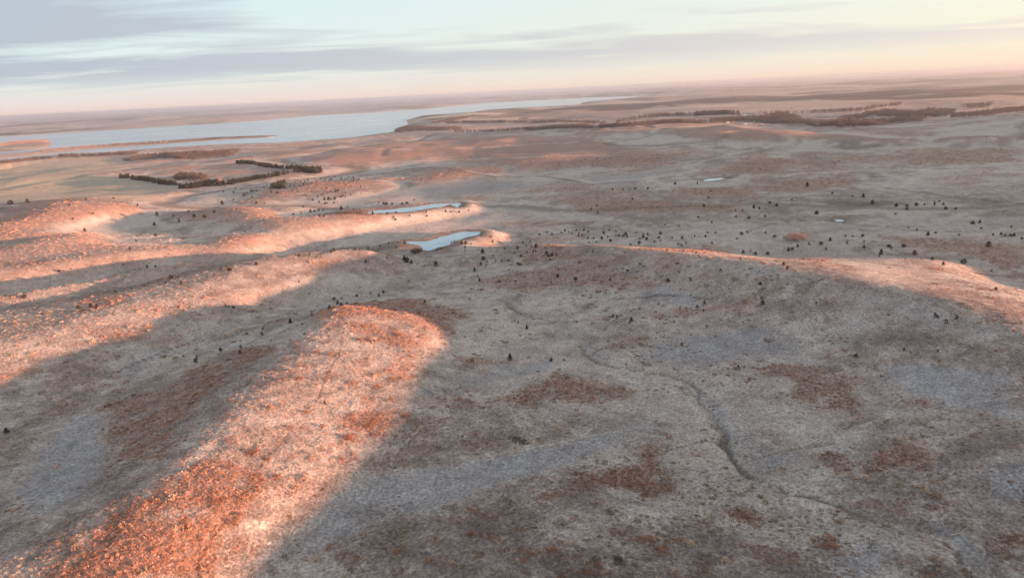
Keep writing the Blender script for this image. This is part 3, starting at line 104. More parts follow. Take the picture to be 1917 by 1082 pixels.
def hash2(ix, iy, seed):
    k = np.uint32((seed*974634777) & 0xffffffff)
    h = ix.astype(np.int64).astype(np.uint32)*np.uint32(374761393)+iy.astype(np.int64).astype(np.uint32)*np.uint32(668265263)+k
    h = (h ^ (h >> np.uint32(13)))*np.uint32(1274126177)
    h ^= h >> np.uint32(16)
    return (h & np.uint32(0xffff)).astype(np.float32)*np.float32(1/65535)
def vnoise(x, y, seed=0):
    ix = np.floor(x); iy = np.floor(y); fx = (x-ix).astype(np.float32); fy = (y-iy).astype(np.float32)
    fx = fx*fx*fx*(fx*(fx*6-15)+10); fy = fy*fy*fy*(fy*(fy*6-15)+10)
    ix = ix.astype(np.int64); iy = iy.astype(np.int64)
    a = hash2(ix, iy, seed); b = hash2(ix+1, iy, seed); c = hash2(ix, iy+1, seed); d = hash2(ix+1, iy+1, seed)
    a += (b-a)*fx; c += (d-c)*fx; return a+(c-a)*fy
def fbm(x, y, wl, octv=4, seed=0, gain=.5):
    "fractal noise, about -1..1, largest wavelength wl metres"
    o = np.zeros_like(x, dtype=np.float32); a = 1.0; t = 0
    for k in range(octv):
        s = 2.03**k/wl; c, n = math.cos(k*1.1+.3), math.sin(k*1.1+.3)
        o += a*(vnoise((x*c-y*n)*s+17.3*k, (x*n+y*c)*s-9.1*k, seed+k*7)*2-1); t += a; a *= gain
    return o/t*1.5
def sstep(a, b, x):
    t = np.clip((x-a)/(b-a), 0, 1); return t*t*(3-2*t)
def inpoly(x, y, P):
    r = np.zeros(x.shape, bool); n = len(P)
    for i in range(n):
        x0, y0 = P[i]; x1, y1 = P[(i+1) % n]
        if y0 == y1: continue
        r ^= ((y0 > y) != (y1 > y)) & (x < (x1-x0)*(y-y0)/(y1-y0)+x0)
    return r
def linedist(x, y, P, closed=False):
    d = np.full(x.shape, 1e9); n = len(P)
    for i in range(n if closed else n-1):
        x0, y0 = P[i]; x1, y1 = P[(i+1) % n]; dx, dy = x1-x0, y1-y0; L = dx*dx+dy*dy+1e-9
        t = np.clip(((x-x0)*dx+(y-y0)*dy)/L, 0, 1)
        d = np.minimum(d, (x-x0-t*dx)**2+(y-y0-t*dy)**2)
    return np.sqrt(d)
def sdf(x, y, P, pad):
    "signed distance to a polygon (negative inside), exact within pad metres, else pad"
    A = np.array(P); o = np.full(x.shape, float(pad))
    m = (x > A[:, 0].min()-pad) & (x < A[:, 0].max()+pad) & (y > A[:, 1].min()-pad) & (y < A[:, 1].max()+pad)
    if m.any():
        d = linedist(x[m], y[m], P, True); o[m] = np.where(inpoly(x[m], y[m], P), -d, np.minimum(d, pad))
    return o
def gblur(a, sig):
    r = int(sig*3)+1; k = np.exp(-.5*(np.arange(-r, r+1)/sig)**2).astype(a.dtype); k /= k.sum()
    for ax in (0, 1):
        p = np.pad(a, [(r, r) if i == ax else (0, 0) for i in (0, 1)], mode='edge'); o = np.zeros_like(a)
        for i, w in enumerate(k):
            o += w*(p[i:i+a.shape[0], :] if ax == 0 else p[:, i:i+a.shape[1]])
        a = o
    return a

def draws(x, y):
    "branching dry draws, 0..1"
    wx = x+30*fbm(x, y, 150, 2, 41); wy = y+30*fbm(x, y, 150, 2, 42)
    return np.maximum(sstep(.17, 0, np.abs(fbm(wx, wy, 520, 2, 43))), .6*sstep(.14, 0, np.abs(fbm(wx, wy, 210, 2, 44))))
# prairie relief is solved on a grid whose first axis runs along the light
CELL = 6.0
U = np.array([-math.cos(SUN_A), math.sin(SUN_A)]); N = np.array([math.sin(SUN_A), math.cos(SUN_A)])
S0, S1, N0, N1 = -2500, 1900, -700, 2800
class Relief:
    def __init__(s, con, lit, ponds=()):
        ns, nn = int((S1-S0)/CELL), int((N1-N0)/CELL); s.ns, s.nn = ns, nn
        S, Q = np.meshgrid(S0+np.arange(ns)*CELL, N0+np.arange(nn)*CELL, indexing='ij')
        X = S*U[0]+Q*N[0]; Y = S*U[1]+Q*N[1]
        # smooth interpolation of ridge and valley heights
        c = np.array(con, float); P = c[:, :2]; n = len(c)
        def phi(d2): return np.sqrt(d2+15.**2)
        K = -phi(((P[:, None]-P[None])**2).sum(2)); K += np.eye(n)*2.0
        M = np.zeros((n+1, n+1)); M[:n, :n] = K; M[:n, n] = M[n, :n] = 1
        w = np.linalg.solve(M, np.append(c[:, 2], 0))
        Xc, Yc = X[::2, ::2], Y[::2, ::2]; Z = np.full(Xc.shape, w[n])
        for i in range(n): Z -= w[i]*phi((Xc-P[i, 0])**2+(Yc-P[i, 1])**2)
        Z = np.repeat(np.repeat(Z, 2, 0), 2, 1)[:ns, :nn]; Z = gblur(Z, 2.2)
        RR0 = np.hypot(X, Y)
        Z += 1.3*fbm(X, Y, 170, 3, 5)*sstep(100, 500, RR0)+(.3+.4*sstep(230, 400, RR0))*fbm(X, Y, 45, 2, 9)+7.5*fbm(X, Y, 300, 3, 15)*sstep(550, 1100, RR0)
        Z -= 1.6*draws(X*2.3+400, Y*2.3)*sstep(150, 260, RR0)*sstep(900, 600, RR0)
        Z -= 3.6*draws(X, Y)*sstep(520, 950, RR0)
        Z = Z.astype(np.float32)
        R = np.hypot(X, Y)
        m = np.zeros(X.shape)
        for L in lit: m = np.maximum(m, inpoly(X, Y, L)*1.0)
        s.lit = m; wt = (sstep(2550, 2250, R)*(Y > -60))*(np.abs(X) < .82*np.maximum(Y, 0)+140)
        for L, zp in ponds:
            A = np.array(L); q = (np.abs(X-A[:, 0].mean()) < 200) & (np.abs(Y-A[:, 1].mean()) < 260)
            if q.any(): wt[q] = np.where(sdf(X[q], Y[q], L, 60) < 14, 0, wt[q])
        T = math.tan(SUN_E); Z0 = Z.copy(); hs = (S*T).astype(np.float32); m = m.astype(np.float32); wt = wt.astype(np.float32)
        # heights shaped to put light and shade in place: lit crests are lifted clear of the shade line, shaded hollows sink below it
        lim = (3.0+6*sstep(280, 480, RR0)*sstep(1700, 1300, RR0)+1.5*sstep(1300, 1700, RR0)).astype(np.float32)
        hl = (S*math.tan(SUN_E*.64)).astype(np.float32); hk = (S*math.tan(SUN_E*1.08)).astype(np.float32); ii = np.arange(ns)[:, None]
        for it in range(48):
            h = Z+hl; D = np.maximum.accumulate(h, 0)-h; h2 = Z+hk; Dk = np.maximum.accumulate(h2, 0)-h2
            up = m*np.clip(D, 0, 2)*(D > .03)
            dn = (1-m)*np.clip(.4-Dk, 0, .4)
            last = np.maximum.accumulate(np.where(D <= 0, ii, 0), 0)
            bad = (m > 0) & (D > .05) & (wt > .3); blk = np.zeros_like(Z)
            bi, bj = np.nonzero(bad); np.maximum.at(blk, (last[bi, bj], bj), D[bi, bj])
            blk *= 1-m
            sig = 3 if it < 12 else (2 if it < 34 else 1.3)
            dz = gblur(wt*(up*.5-dn*.7)-np.clip(blk, 0, 1.5)*1.5, sig)
            Z = Z+dz
            Z = Z0+np.clip(Z-Z0, -lim, lim+1.5)
            if it % 6 == 5 and it < 44: Z = Z*.7+.3*gblur(Z, 1.5)
        s.Z = gblur(Z, 1.1); s.T = s.Z-gblur(gblur(s.Z, 9), 9); s.D = np.maximum.accumulate(s.Z+hs, 0)-s.Z-hs; s.wt = wt; s.m = m
    def grid(s, A, x, y):
        "Catmull-Rom lookup"
        a = np.clip(((x*U[0]+y*U[1])-S0)/CELL, 1, s.ns-3.001); b = np.clip(((x*N[0]+y*N[1])-N0)/CELL, 1, s.nn-3.001)
        i = a.astype(int); j = b.astype(int); f = a-i; g = b-j
        def w(t): return (-.5*t+t*t-.5*t**3, 1-2.5*t*t+1.5*t**3, .5*t+2*t*t-1.5*t**3, -.5*t*t+.5*t**3)
        wf, wg = w(f), w(g); o = 0
        for p in range(4):
            for q in range(4): o = o+wf[p]*wg[q]*A[i+p-1, j+q-1]
        return o
class Land:
    def __init__(s, D):
        s.D = D; s.rel = Relief(D['con'], D['lit'], D['ponds'])
    def z(s, x, y, fine=True):
        x = np.asarray(x, float); y = np.asarray(y, float); R = np.hypot(x, y); D = s.D
        far = 2+20*fbm(x, y, 1000, 4, 31, .42)*sstep(1500, 3500, R)+16*fbm(x, y, 5200, 2, 3)*sstep(4000, 12000, R)
        inn = (np.abs(x*U[0]+y*U[1]-(S0+S1)/2) < (S1-S0)/2-20) & (np.abs(x*N[0]+y*N[1]-(N0+N1)/2) < (N1-N0)/2-20)
        w = sstep(2650, 2000, R)*inn
        z = far; m = w > 0
        if m.any(): z[m] = s.rel.grid(s.rel.Z, x[m], y[m])*w[m]+far[m]*(1-w[m])
        # lake basin
        pad = 500.0
        d = sdf(x, y, D['lake'], pad)
        for I in D['isle']:
            di = sdf(x, y, I, pad); d = np.maximum(d, -di)
        k = sstep(0, 420, d); zl = LAKEZ+np.clip(d*.05, -5, 6)
        cut = 1.6*sstep(2, 14, d)
        z = np.where(d < pad, np.where(d > 0, (zl+cut)*(1-k)+z*k, zl), z)
        for P, zp in D['ponds']:
            pd = 36
            dp = sdf(x, y, P, pd); q = dp < pd
            if not q.any(): continue
            dj = dp[q]+2.2*fbm(x[q], y[q], 11, 3, 87); k = sstep(pd, 6, dp[q])
            z[q] = z[q]*(1-k)+(zp+np.clip(dj*.07, -.8, 3))*k
        for P, wd, dep in D['gully']:
            A = np.array(P); mm = (x > A[:, 0].min()-30) & (x < A[:, 0].max()+30) & (y > A[:, 1].min()-30) & (y < A[:, 1].max()+30)
            if mm.any():
                xx, yy = x[mm], y[mm]; jx = 3*fbm(xx, yy, 18, 3, 77); jy = 3*fbm(xx, yy, 18, 3, 78)
                dl = linedist(xx+jx, yy+jy, P); wv = wd*(1+.75*fbm(xx, yy, 13, 2, 79)); z[mm] -= dep*np.clip(.75+.6*fbm(xx, yy, 30, 2, 80), .1, 1.3)*sstep(wv*1.5, wv*.4, dl)+.4*dep*sstep(wd*6, wd, dl)
        if fine:
            z = z+(.09*fbm(x, y, 14, 3, 55)*sstep(1500, 300, R)+.32*(.35-np.abs(fbm(x, y, 7.5, 3, 56, .55)))*sstep(520, 260, R))*np.where(d < 20, 0, 1)
        return z
LAND = Land(D)
# ---------------------------------------------------------------- helpers
def mesh_obj(name, V, F, mat, parent=None, smooth=False):
    me = bpy.data.meshes.new(name); me.from_pydata([tuple(v) for v in V], [], [tuple(f) for f in F]); me.materials.append(mat)
    if smooth: me.shade_smooth()
    o = bpy.data.objects.new(name, me); COL.objects.link(o); o.parent = parent; return o
def tri_mesh(name, V, T, mat, smooth=False, quads=False):
    "numpy mesh: V (n,3), T (m,3 or 4)"
    me = bpy.data.meshes.new(name); k = T.shape[1]
    me.vertices.add(len(V)); me.vertices.foreach_set('co', np.ascontiguousarray(V, np.float32).ravel())
    me.loops.add(T.size); me.loops.foreach_set('vertex_index', np.ascontiguousarray(T, np.int32).ravel())
    me.polygons.add(len(T)); me.polygons.foreach_set('loop_start', np.arange(0, T.size, k, dtype=np.int32))
    if smooth: me.polygons.foreach_set('use_smooth', np.ones(len(T), bool))
    me.update(calc_edges=True)
    if mat: me.materials.append(mat)
    return me
def link(name, me, parent=None):
    o = bpy.data.objects.new(name, me); COL.objects.link(o); o.parent = parent; return o
def tag(o, label=None, cat=None, group=None, kind=None):
    for k, v in (('label', label), ('category', cat), ('group', group), ('kind', kind)):
        if v: o[k] = v
    return o
def zat(x, y): return float(LAND.z(np.array([x]), np.array([y]))[0])
class Mat:
    def __init__(s, name, rough=.95, spec=.1):
        s.m = bpy.data.materials.new(name); s.m.use_nodes = True; s.t = s.m.node_tree; s.b = s.t.nodes['Principled BSDF']
        s.b.inputs['Roughness'].default_value = rough; s.b.inputs['Specular IOR Level'].default_value = spec
    def n(s, t, **kw):
        q = s.t.nodes.new(t)
        for k, v in kw.items():
            if k in q.inputs: q.inputs[k].default_value = v
            else: setattr(q, k, v)
        return q
    def l(s, a, b): s.t.links.new(a, b)
    def mix(s, f, a, b, mode='MIX'):
        q = s.n('ShaderNodeMix', data_type='RGBA', blend_type=mode)
        for i, v in ((0, f), (6, a), (7, b)):
            if isinstance(v, (int, float)): q.inputs[i].default_value = v
            elif isinstance(v, tuple): q.inputs[i].default_value = (*v, 1)
            else: s.l(v, q.inputs[i])
        return q.outputs[2]
    def noise(s, scale, detail=3, rough=.6, coord='Object', vec=None):
        if vec is None: vec = s.n('ShaderNodeTexCoord').outputs[coord]
        q = s.n('ShaderNodeTexNoise'); q.inputs['Scale'].default_value = scale; q.inputs['Detail'].default_value = detail; q.inputs['Roughness'].default_value = rough
        s.l(vec, q.inputs['Vector']); return q.outputs[0]
    def ramp(s, v, *stops):
        q = s.n('ShaderNodeValToRGB'); e = q.color_ramp.elements
        while len(e) < len(stops): e.new(.5)
        for i, (p, c) in enumerate(stops):
            e[i].position = p; e[i].color = (*c, 1) if isinstance(c, tuple) else (c, c, c, 1)
        s.l(v, q.inputs[0]); return q.outputs[0]
    def base(s, c): s.l(c, s.b.inputs['Base Color'])
    def bump(s, h, strength, dist):
        q = s.n('ShaderNodeBump'); q.inputs['Strength'].default_value = strength; q.inputs['Distance'].default_value = dist
        s.l(h, q.inputs['Height']); s.l(q.outputs[0], s.b.inputs['Normal'])

# ---------------------------------------------------------------- materials
mg = Mat('prairie_ground', 1.0, .02)
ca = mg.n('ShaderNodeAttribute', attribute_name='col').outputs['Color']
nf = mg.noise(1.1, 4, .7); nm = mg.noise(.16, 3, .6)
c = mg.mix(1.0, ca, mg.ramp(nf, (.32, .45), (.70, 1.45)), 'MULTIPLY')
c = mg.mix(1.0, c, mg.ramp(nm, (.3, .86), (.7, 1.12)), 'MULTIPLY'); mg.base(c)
mg.bump(nf, .9, .55)
def grass_mat(name, jitter):
    m = Mat(name, 1.0, .02); a = m.n('ShaderNodeAttribute', attribute_name='tint', attribute_type='INSTANCER').outputs['Color']
    m.base(m.mix(1.0, a, m.ramp(m.noise(9, 2, .6), (.3, 1-jitter), (.7, 1+jitter)), 'MULTIPLY'))
    return m.m
m_grass = grass_mat('dry_grass', .2); m_rust = grass_mat('rust_grass', .25)
def veg_mat(name, lo, hi, scale):
    m = Mat(name, 1.0, .03); r = m.n('ShaderNodeObjectInfo').outputs['Random']
    c = m.mix(m.noise(scale, 3, .6), lo, hi); m.base(m.mix(1.0, c, m.ramp(r, (0, .8), (1, 1.2)), 'MULTIPLY')); return m.m
m_cedar = veg_mat('cedar_foliage', (.012, .016, .012), (.040, .046, .030), 1.2)
m_bark = veg_mat('bark', (.06, .045, .035), (.12, .09, .07), 3)
m_twig = veg_mat('bare_twigs', (.050, .046, .048), (.105, .095, .096), .06)
m_pink = veg_mat('pale_bare_twigs', (.15, .12, .115), (.25, .195, .18), .08)
m_shrub = [veg_mat('rust_shrub', (.17, .085, .06), (.33, .175, .12), 1.3), veg_mat('tan_shrub', (.26, .185, .14), (.46, .345, .265), 1.3), veg_mat('dark_shrub', (.05, .03, .026), (.11, .07, .05), 1.3)]
def water_mat(name, col, rough, wave, spec=.5, nsc=.004, wdist=.05):
    m = Mat(name, rough, spec); m.b.inputs['IOR'].default_value = 1.33
    m.base(m.mix(m.ramp(m.noise(nsc, 4, .6), (.4, 0.), (.62, 1.)), col, tuple(min(1, v*1.3) for v in col)))
    m.bump(m.noise(.5, 3, .6), wave, wdist); return m.m
m_lake = water_mat('lake_water', (.20, .34, .43), .18, .6, .5, .0022, .3)
m_ice = water_mat('pond_ice', (.17, .31, .43), .12, .05, .5, .07)

# ---------------------------------------------------------------- ground
def cover(x, y):
    "rust / pale / dark / field / path weights of the vegetation at a place; dark also paints in a shaded valley band"
    R = np.hypot(x, y); wob = np.clip(R*.012, 1.5, 25)
    px = x+wob*fbm(x, y, 26, 3, 101)+.6*wob*fbm(x, y, 7, 2, 103); py = y+wob*1.2*fbm(x, y, 26, 3, 102)+.6*wob*fbm(x, y, 7, 2, 104)
    def area(L, soft):
        o = np.zeros_like(x)
        for P in L:
            if len(P) < 3: continue
            A = np.array(P); sz = min(np.ptp(A[:, 0]), np.ptp(A[:, 1])); sf = max(1.0, min(soft*np.mean(np.hypot(A[:, 0], A[:, 1])), sz*.35))
            o = np.maximum(o, sstep(sf, -sf, sdf(px, py, P, sf+1)))
        return o
    rust = area(D['rust'], .030); pale = area(D['pale'], .035); blue = pale; dark = area(D['dark'], .02); field = area(D['field'], .01)
    n_a = fbm(x, y, 60, 5, 201, .62); n_b = fbm(x*1.0, y*1.0, 210, 4, 211); n_c = fbm(x, y, 16, 4, 221, .65)
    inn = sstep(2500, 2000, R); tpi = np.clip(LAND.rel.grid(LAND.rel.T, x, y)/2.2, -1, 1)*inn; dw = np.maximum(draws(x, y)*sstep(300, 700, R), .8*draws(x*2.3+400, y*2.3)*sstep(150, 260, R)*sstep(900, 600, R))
    mot = fbm(x, y, 6.5, 3, 241, .6)*sstep(1400, 300, R)
    tw = .12+.55*sstep(350, 900, R); n_e = fbm(x, y, 28, 4, 251, .6)
    rn = sstep(.05, .62, .45*n_a+.40*n_b+.30*n_c+.45*n_e+tw*tpi-.5*dw)*(.5+.38*sstep(500, 1000, R))
    rust = sstep(.30, .85, rust*.80+.22*n_c+.16*n_a)*.9; rust = np.clip(np.maximum(rust, rn*(1-pale)*(1-.6*dark)), 0, 1)
    pn = sstep(.15, .7, .6*fbm(x, y, 95, 4, 231, .55)-.3*n_b+.25*n_c-.4*n_e-tw*tpi+.6*dw)*.85
    pale = np.clip(np.maximum(pale*(.6+.5*sstep(-.4, .4, n_c)), pn*(1-rust)), 0, 1)
    nearw = sstep(900, 350, R); spot = sstep(.30, .48, fbm(x, y, 4.2, 3, 261, .6))*nearw; hol = sstep(.22, .42, fbm(x, y, 8.5, 4, 262, .6))*nearw; brt = sstep(.22, .40, fbm(x, y, 5.5, 3, 263, .6))*nearw
    rust = np.maximum(rust, spot*.4*(1-.7*pale)); dark = np.maximum(dark, hol*.4); tone = brt*(1-hol)
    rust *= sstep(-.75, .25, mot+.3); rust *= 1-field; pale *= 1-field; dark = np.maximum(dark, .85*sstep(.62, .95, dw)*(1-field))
    blue = sstep(.25, .9, blue*.85+.25*n_c+.15*n_a)*(1-rust)*(1-field)
    return rust, pale, dark, field, n_a, n_b, n_c+.8*mot+.9*tone-.7*hol, blue
def colour(x, y, lines=True):
    R = np.hypot(x, y); rust, pale, dark, field, na, nb, nc, blue = cover(x, y)
    C = np.empty(x.shape+(3,)); lo = np.array((.235, .204, .202)); hi = np.array((.40, .365, .358))
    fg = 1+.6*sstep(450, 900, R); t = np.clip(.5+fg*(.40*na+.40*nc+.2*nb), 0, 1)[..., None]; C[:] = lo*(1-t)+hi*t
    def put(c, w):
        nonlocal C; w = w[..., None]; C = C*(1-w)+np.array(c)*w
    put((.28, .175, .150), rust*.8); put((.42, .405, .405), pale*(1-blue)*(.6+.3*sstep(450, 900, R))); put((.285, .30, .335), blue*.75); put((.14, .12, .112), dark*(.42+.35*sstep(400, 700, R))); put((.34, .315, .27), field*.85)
    # farmland far off: fields in a grid, slightly different dry colours
    fw = sstep(2300, 3600, R)
    a = .35; gx = x*math.cos(a)-y*math.sin(a); gy = x*math.sin(a)+y*math.cos(a)
    jx = np.floor(gx/420+.35*fbm(x, y, 4000, 2, 61)); jy = np.floor(gy/640+.35*fbm(x, y, 4000, 2, 62)); h = hash2(jx, jy, 5); h2 = hash2(jx, jy, 6)
    pal = np.array([(.33, .29, .26), (.25, .20, .185), (.38, .34, .31), (.19, .165, .16), (.29, .24, .22), (.32, .30, .27)])
    fc = pal[np.minimum((h*6).astype(int), 5)]*(.7+.55*h2)[..., None]
    C = C*(1-.8*fw[..., None])+fc*.8*fw[..., None]
    hedge = np.maximum(sstep(.30, .45, fbm(x, y, 900, 4, 71, .6)), sstep(.06, .02, np.abs(fbm(x, y, 1500, 3, 72)))*sstep(-.1, .2, fbm(x, y, 700, 2, 73)))*sstep(1800, 3000, R); put((.055, .048, .048), hedge*.85)
    if lines:
        for P, wd, kind in D['trail']:
            if len(P) < 2: continue
            if kind and wd > 3: wd *= 1.5
            A = np.array(P); m = (x > A[:, 0].min()-30) & (x < A[:, 0].max()+30) & (y > A[:, 1].min()-30) & (y < A[:, 1].max()+30)
            if not m.any(): continue
            xx, yy = x[m], y[m]; jj = wd*1.6; d = linedist(xx+jj*fbm(xx, yy, 40, 2, 301), yy+jj*fbm(xx, yy, 40, 2, 302), P)
            wgt = np.zeros_like(x); wgt[m] = sstep(wd*1.3, wd*.3, d)*((.75 if wd < 3 else .4) if kind == 0 else .55)*(sstep(-.45, .15, fbm(xx, yy, 25, 3, 303)) if wd < 3 else 1.25)
            put((.085, .065, .06) if kind == 0 else (.47, .44, .42), wgt)
        for P, wd, dep in D['gully']:
            A = np.array(P); m = (x > A[:, 0].min()-30) & (x < A[:, 0].max()+30) & (y > A[:, 1].min()-30) & (y < A[:, 1].max()+30)
            if not m.any(): continue
            xx, yy = x[m], y[m]; d = linedist(xx+3*fbm(xx, yy, 18, 3, 77), yy+3*fbm(xx, yy, 18, 3, 78), P)
            wv = wd*(1+.75*fbm(xx, yy, 13, 2, 79)); wgt = np.zeros_like(x); wgt[m] = sstep(wv*1.3, wv*.4, d)*.6*np.clip(.75+.6*fbm(xx, yy, 30, 2, 80), .1, 1); put((.15, .125, .115), wgt)
            wgt[m] = sstep(wd*4, wd*1.5, d)*sstep(wd*.9, wd*1.5, d)*.35; put((.37, .36, .345), wgt)
    # shores
    d = sdf(x, y, D['lake'], 60.)
    for I in D['isle']: d = np.maximum(d, -sdf(x, y, I, 60.))
    put((.40, .30, .24), sstep(45, 8, d)*sstep(-20, 2, d)*.7)
    for P, zp in D['ponds']:
        d = sdf(x, y, P, 20); put((.13, .11, .10), sstep(15, 3, d+4*fbm(x, y, 14, 3, 88))*.65)
    return np.clip(C, .02, .8), rust, pale, field
az = np.concatenate([np.arange(-47, 47, .125), np.arange(47, 313, 1.9)]); az = np.radians(az)
rr = [16.0]
while rr[-1] < 40000:
    r = rr[-1]; rr.append(r+min(max(.35, 1.3*r*r/(CAMH*683)), .0115*r))
rr = np.array(rr); nr, na_ = len(rr), len(az)
RR, AA = np.meshgrid(rr, az, indexing='ij'); GX = (RR*np.sin(AA)).ravel(); GY = (RR*np.cos(AA)).ravel()
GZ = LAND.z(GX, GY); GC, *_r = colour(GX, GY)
i = np.arange(nr-1)[:, None]*na_; j = np.arange(na_)[None]; j2 = (j+1) % na_
Q = np.stack([i+j, i+j2, i+na_+j2, i+na_+j], -1).reshape(-1, 4)[:, ::-1]
V = np.stack([GX, GY, GZ], -1); V = np.vstack([V, [[0, 0, zat(0, 0)]]]); cen = len(V)-1
T3 = np.stack([np.arange(na_), np.full(na_, cen), (np.arange(na_)+1) % na_, (np.arange(na_)+1) % na_], -1)
me = bpy.data.meshes.new('ground'); T = Q
me.vertices.add(len(V)); me.vertices.foreach_set('co', V.astype(np.float32).ravel())
loops = np.concatenate([Q.ravel(), T3[:, :3].ravel()]).astype(np.int32); me.loops.add(len(loops)); me.loops.foreach_set('vertex_index', loops)
me.polygons.add(len(Q)+na_); me.polygons.foreach_set('loop_start', np.concatenate([np.arange(len(Q))*4, len(Q)*4+np.arange(na_)*3]).astype(np.int32))
me.polygons.foreach_set('use_smooth', np.ones(len(Q)+na_, bool)); me.update(calc_edges=True); me.materials.append(mg.m)
at = me.attributes.new('col', 'FLOAT_COLOR', 'POINT'); cc = np.ones((len(V), 4), np.float32); cc[:-1, :3] = GC; cc[-1, :3] = GC[0]; at.data.foreach_set('color', cc.ravel())
ground = tag(link('ground', me), 'rolling dry prairie with rust and pale grass', kind='structure')
print('ground', len(V))

# ---------------------------------------------------------------- water
def sheet(name, P, z, mat, label, grow=0):
    A = np.array(P); c = A.mean(0); A = c+(A-c)*(1+grow)
    bm = bmesh.new(); vs = [bm.verts.new((x, y, z)) for x, y in A]; bm.faces.new(vs); bmesh.ops.triangulate(bm, faces=bm.faces[:])
    bmesh.ops.recalc_face_normals(bm, faces=bm.faces[:])
    if sum(f.normal.z for f in bm.faces) < 0: bmesh.ops.reverse_faces(bm, faces=bm.faces[:])
    me = bpy.data.meshes.new(name); bm.to_mesh(me); bm.free(); me.materials.append(mat)
    return tag(link(name, me), label, kind='structure')
L = np.array(D['lake']); b0, b1 = L.min(0)-1500, L.max(0)+900
# the lake surface is larger than the shore: the banks rise through it
def offset(P, d):
    A = np.array(P); n = len(A); area = sum(A[i, 0]*A[(i+1) % n, 1]-A[(i+1) % n, 0]*A[i, 1] for i in range(n)); sg = 1 if area > 0 else -1; o = []
    for i in range(n):
        a = A[i]-A[i-1]; b = A[(i+1) % n]-A[i]; t = a/np.linalg.norm(a)+b/np.linalg.norm(b); l = np.linalg.norm(t); t = t/l if l > .3 else b/np.linalg.norm(b)
        o.append(tuple(A[i]+np.array((t[1], -t[0]))*sg*d))
    return o
sheet('lake', offset(D['lake'], 14), LAKEZ, m_lake, 'wide pale blue lake')
pl = ['blue pond at the head of the draw in mid view', 'long pale pond behind the sunlit knoll', 'small hooked arm of the long pale pond', 'sliver of pale pond beside the track', 'tiny pool on the meandering creek', 'bright pond beside the far woodland', 'small bright pond by the far sunlit ridge', 'narrow pool among lakeside trees']
for (P, zp), lb in zip(D['ponds'], pl): sheet('pond', offset(P, 7.0 if np.ptp(np.array(P)[:, 0]) > 30 else 2.0), zp, m_ice, lb)

# ---------------------------------------------------------------- grass tufts (nobody could count them)
def tuft_proto(name, mat, nb, spread, lean, wid):
    r = random.Random(3); V, F = [], []
    for k in range(nb):
        a = r.uniform(0, 6.283); d = spread*math.sqrt(r.random()); bx, by = d*math.cos(a), d*math.sin(a); h = r.uniform(.55, 1.0)*(1-.35*d/spread)
        a2 = a+r.uniform(-.8, .8); tx, ty = bx+lean*h*math.cos(a2), by+lean*h*math.sin(a2); b = r.uniform(0, 3.14); wx, wy = wid*math.cos(b), wid*math.sin(b)
        n = len(V); V += [(bx-wx, by-wy, -.12), (bx+wx, by+wy, -.12), (tx+wx*.55, ty+wy*.55, h), (tx-wx*.55, ty-wy*.55, h*.93)]; F += [(n, n+1, n+2, n+3)]
    me = bpy.data.meshes.new(name); me.from_pydata(V, [], F); me.materials.append(mat); return bpy.data.objects.new(name, me)
def scatter(name, label, P, S, HT, C, proto):
    me = bpy.data.meshes.new(name); me.vertices.add(len(P)); me.vertices.foreach_set('co', P.astype(np.float32).ravel())
    a = me.attributes.new('tint', 'FLOAT_COLOR', 'POINT'); c4 = np.ones((len(P), 4), np.float32); c4[:, :3] = C; a.data.foreach_set('color', c4.ravel())
    a = me.attributes.new('size', 'FLOAT_VECTOR', 'POINT'); a.data.foreach_set('vector', np.stack([S, S, HT], -1).astype(np.float32).ravel())
    a = me.attributes.new('turn', 'FLOAT_VECTOR', 'POINT'); z = np.zeros(len(P)); a.data.foreach_set('vector', np.stack([z, z, RNG.uniform(0, 6.28, len(P))], -1).astype(np.float32).ravel())
    o = link(name, me); tag(o, label, kind='stuff'); o['category'] = 'grass'
    g = bpy.data.node_groups.new(name, 'GeometryNodeTree'); g.interface.new_socket('Geometry', in_out='INPUT', socket_type='NodeSocketGeometry'); g.interface.new_socket('Geometry', in_out='OUTPUT', socket_type='NodeSocketGeometry')
    gi = g.nodes.new('NodeGroupInput'); go = g.nodes.new('NodeGroupOutput'); ip = g.nodes.new('GeometryNodeInstanceOnPoints'); oi = g.nodes.new('GeometryNodeObjectInfo'); oi.inputs['Object'].default_value = proto
    def attr(n):
        q = g.nodes.new('GeometryNodeInputNamedAttribute'); q.data_type = 'FLOAT_VECTOR'; q.inputs['Name'].default_value = n; return q.outputs['Attribute']
    mp = g.nodes.new('GeometryNodeMeshToPoints'); g.links.new(gi.outputs[0], mp.inputs[0]); g.links.new(mp.outputs[0], ip.inputs['Points'])
    g.links.new(oi.outputs['Geometry'], ip.inputs['Instance']); g.links.new(attr('turn'), ip.inputs['Rotation']); g.links.new(attr('size'), ip.inputs['Scale']); g.links.new(ip.outputs[0], go.inputs[0])
    md = o.modifiers.new('tufts', 'NODES'); md.node_group = g; return o
def spots(n, r0, r1):
    # even over the ground as seen from the air: thinner with distance
    q = RNG.random(n); r = 1/(1/r0+q*(1/r1-1/r0)); a = np.radians(RNG.uniform(-44, 44, n)); return r*np.sin(a), r*np.cos(a), r
NT = 310000
x, y, r = spots(NT, 105, 1250); C, ru, pa, fi = colour(x, y); z = LAND.z(x, y)
wet = np.zeros(len(x), bool)
for P, zp in D['ponds']: wet |= sdf(x, y, P, 5) < 3
u = RNG.random(len(x)); keep = (~wet) & (fi < .3) & (u < np.clip(.62+.5*ru-.45*pa+.3*fbm(x, y, 9, 3, 401), .06, 1))
x, y, z, r, C, ru, pa = [v[keep] for v in (x, y, z, r, C, ru, pa)]
isr = RNG.random(len(x)) < ru*.75-.10
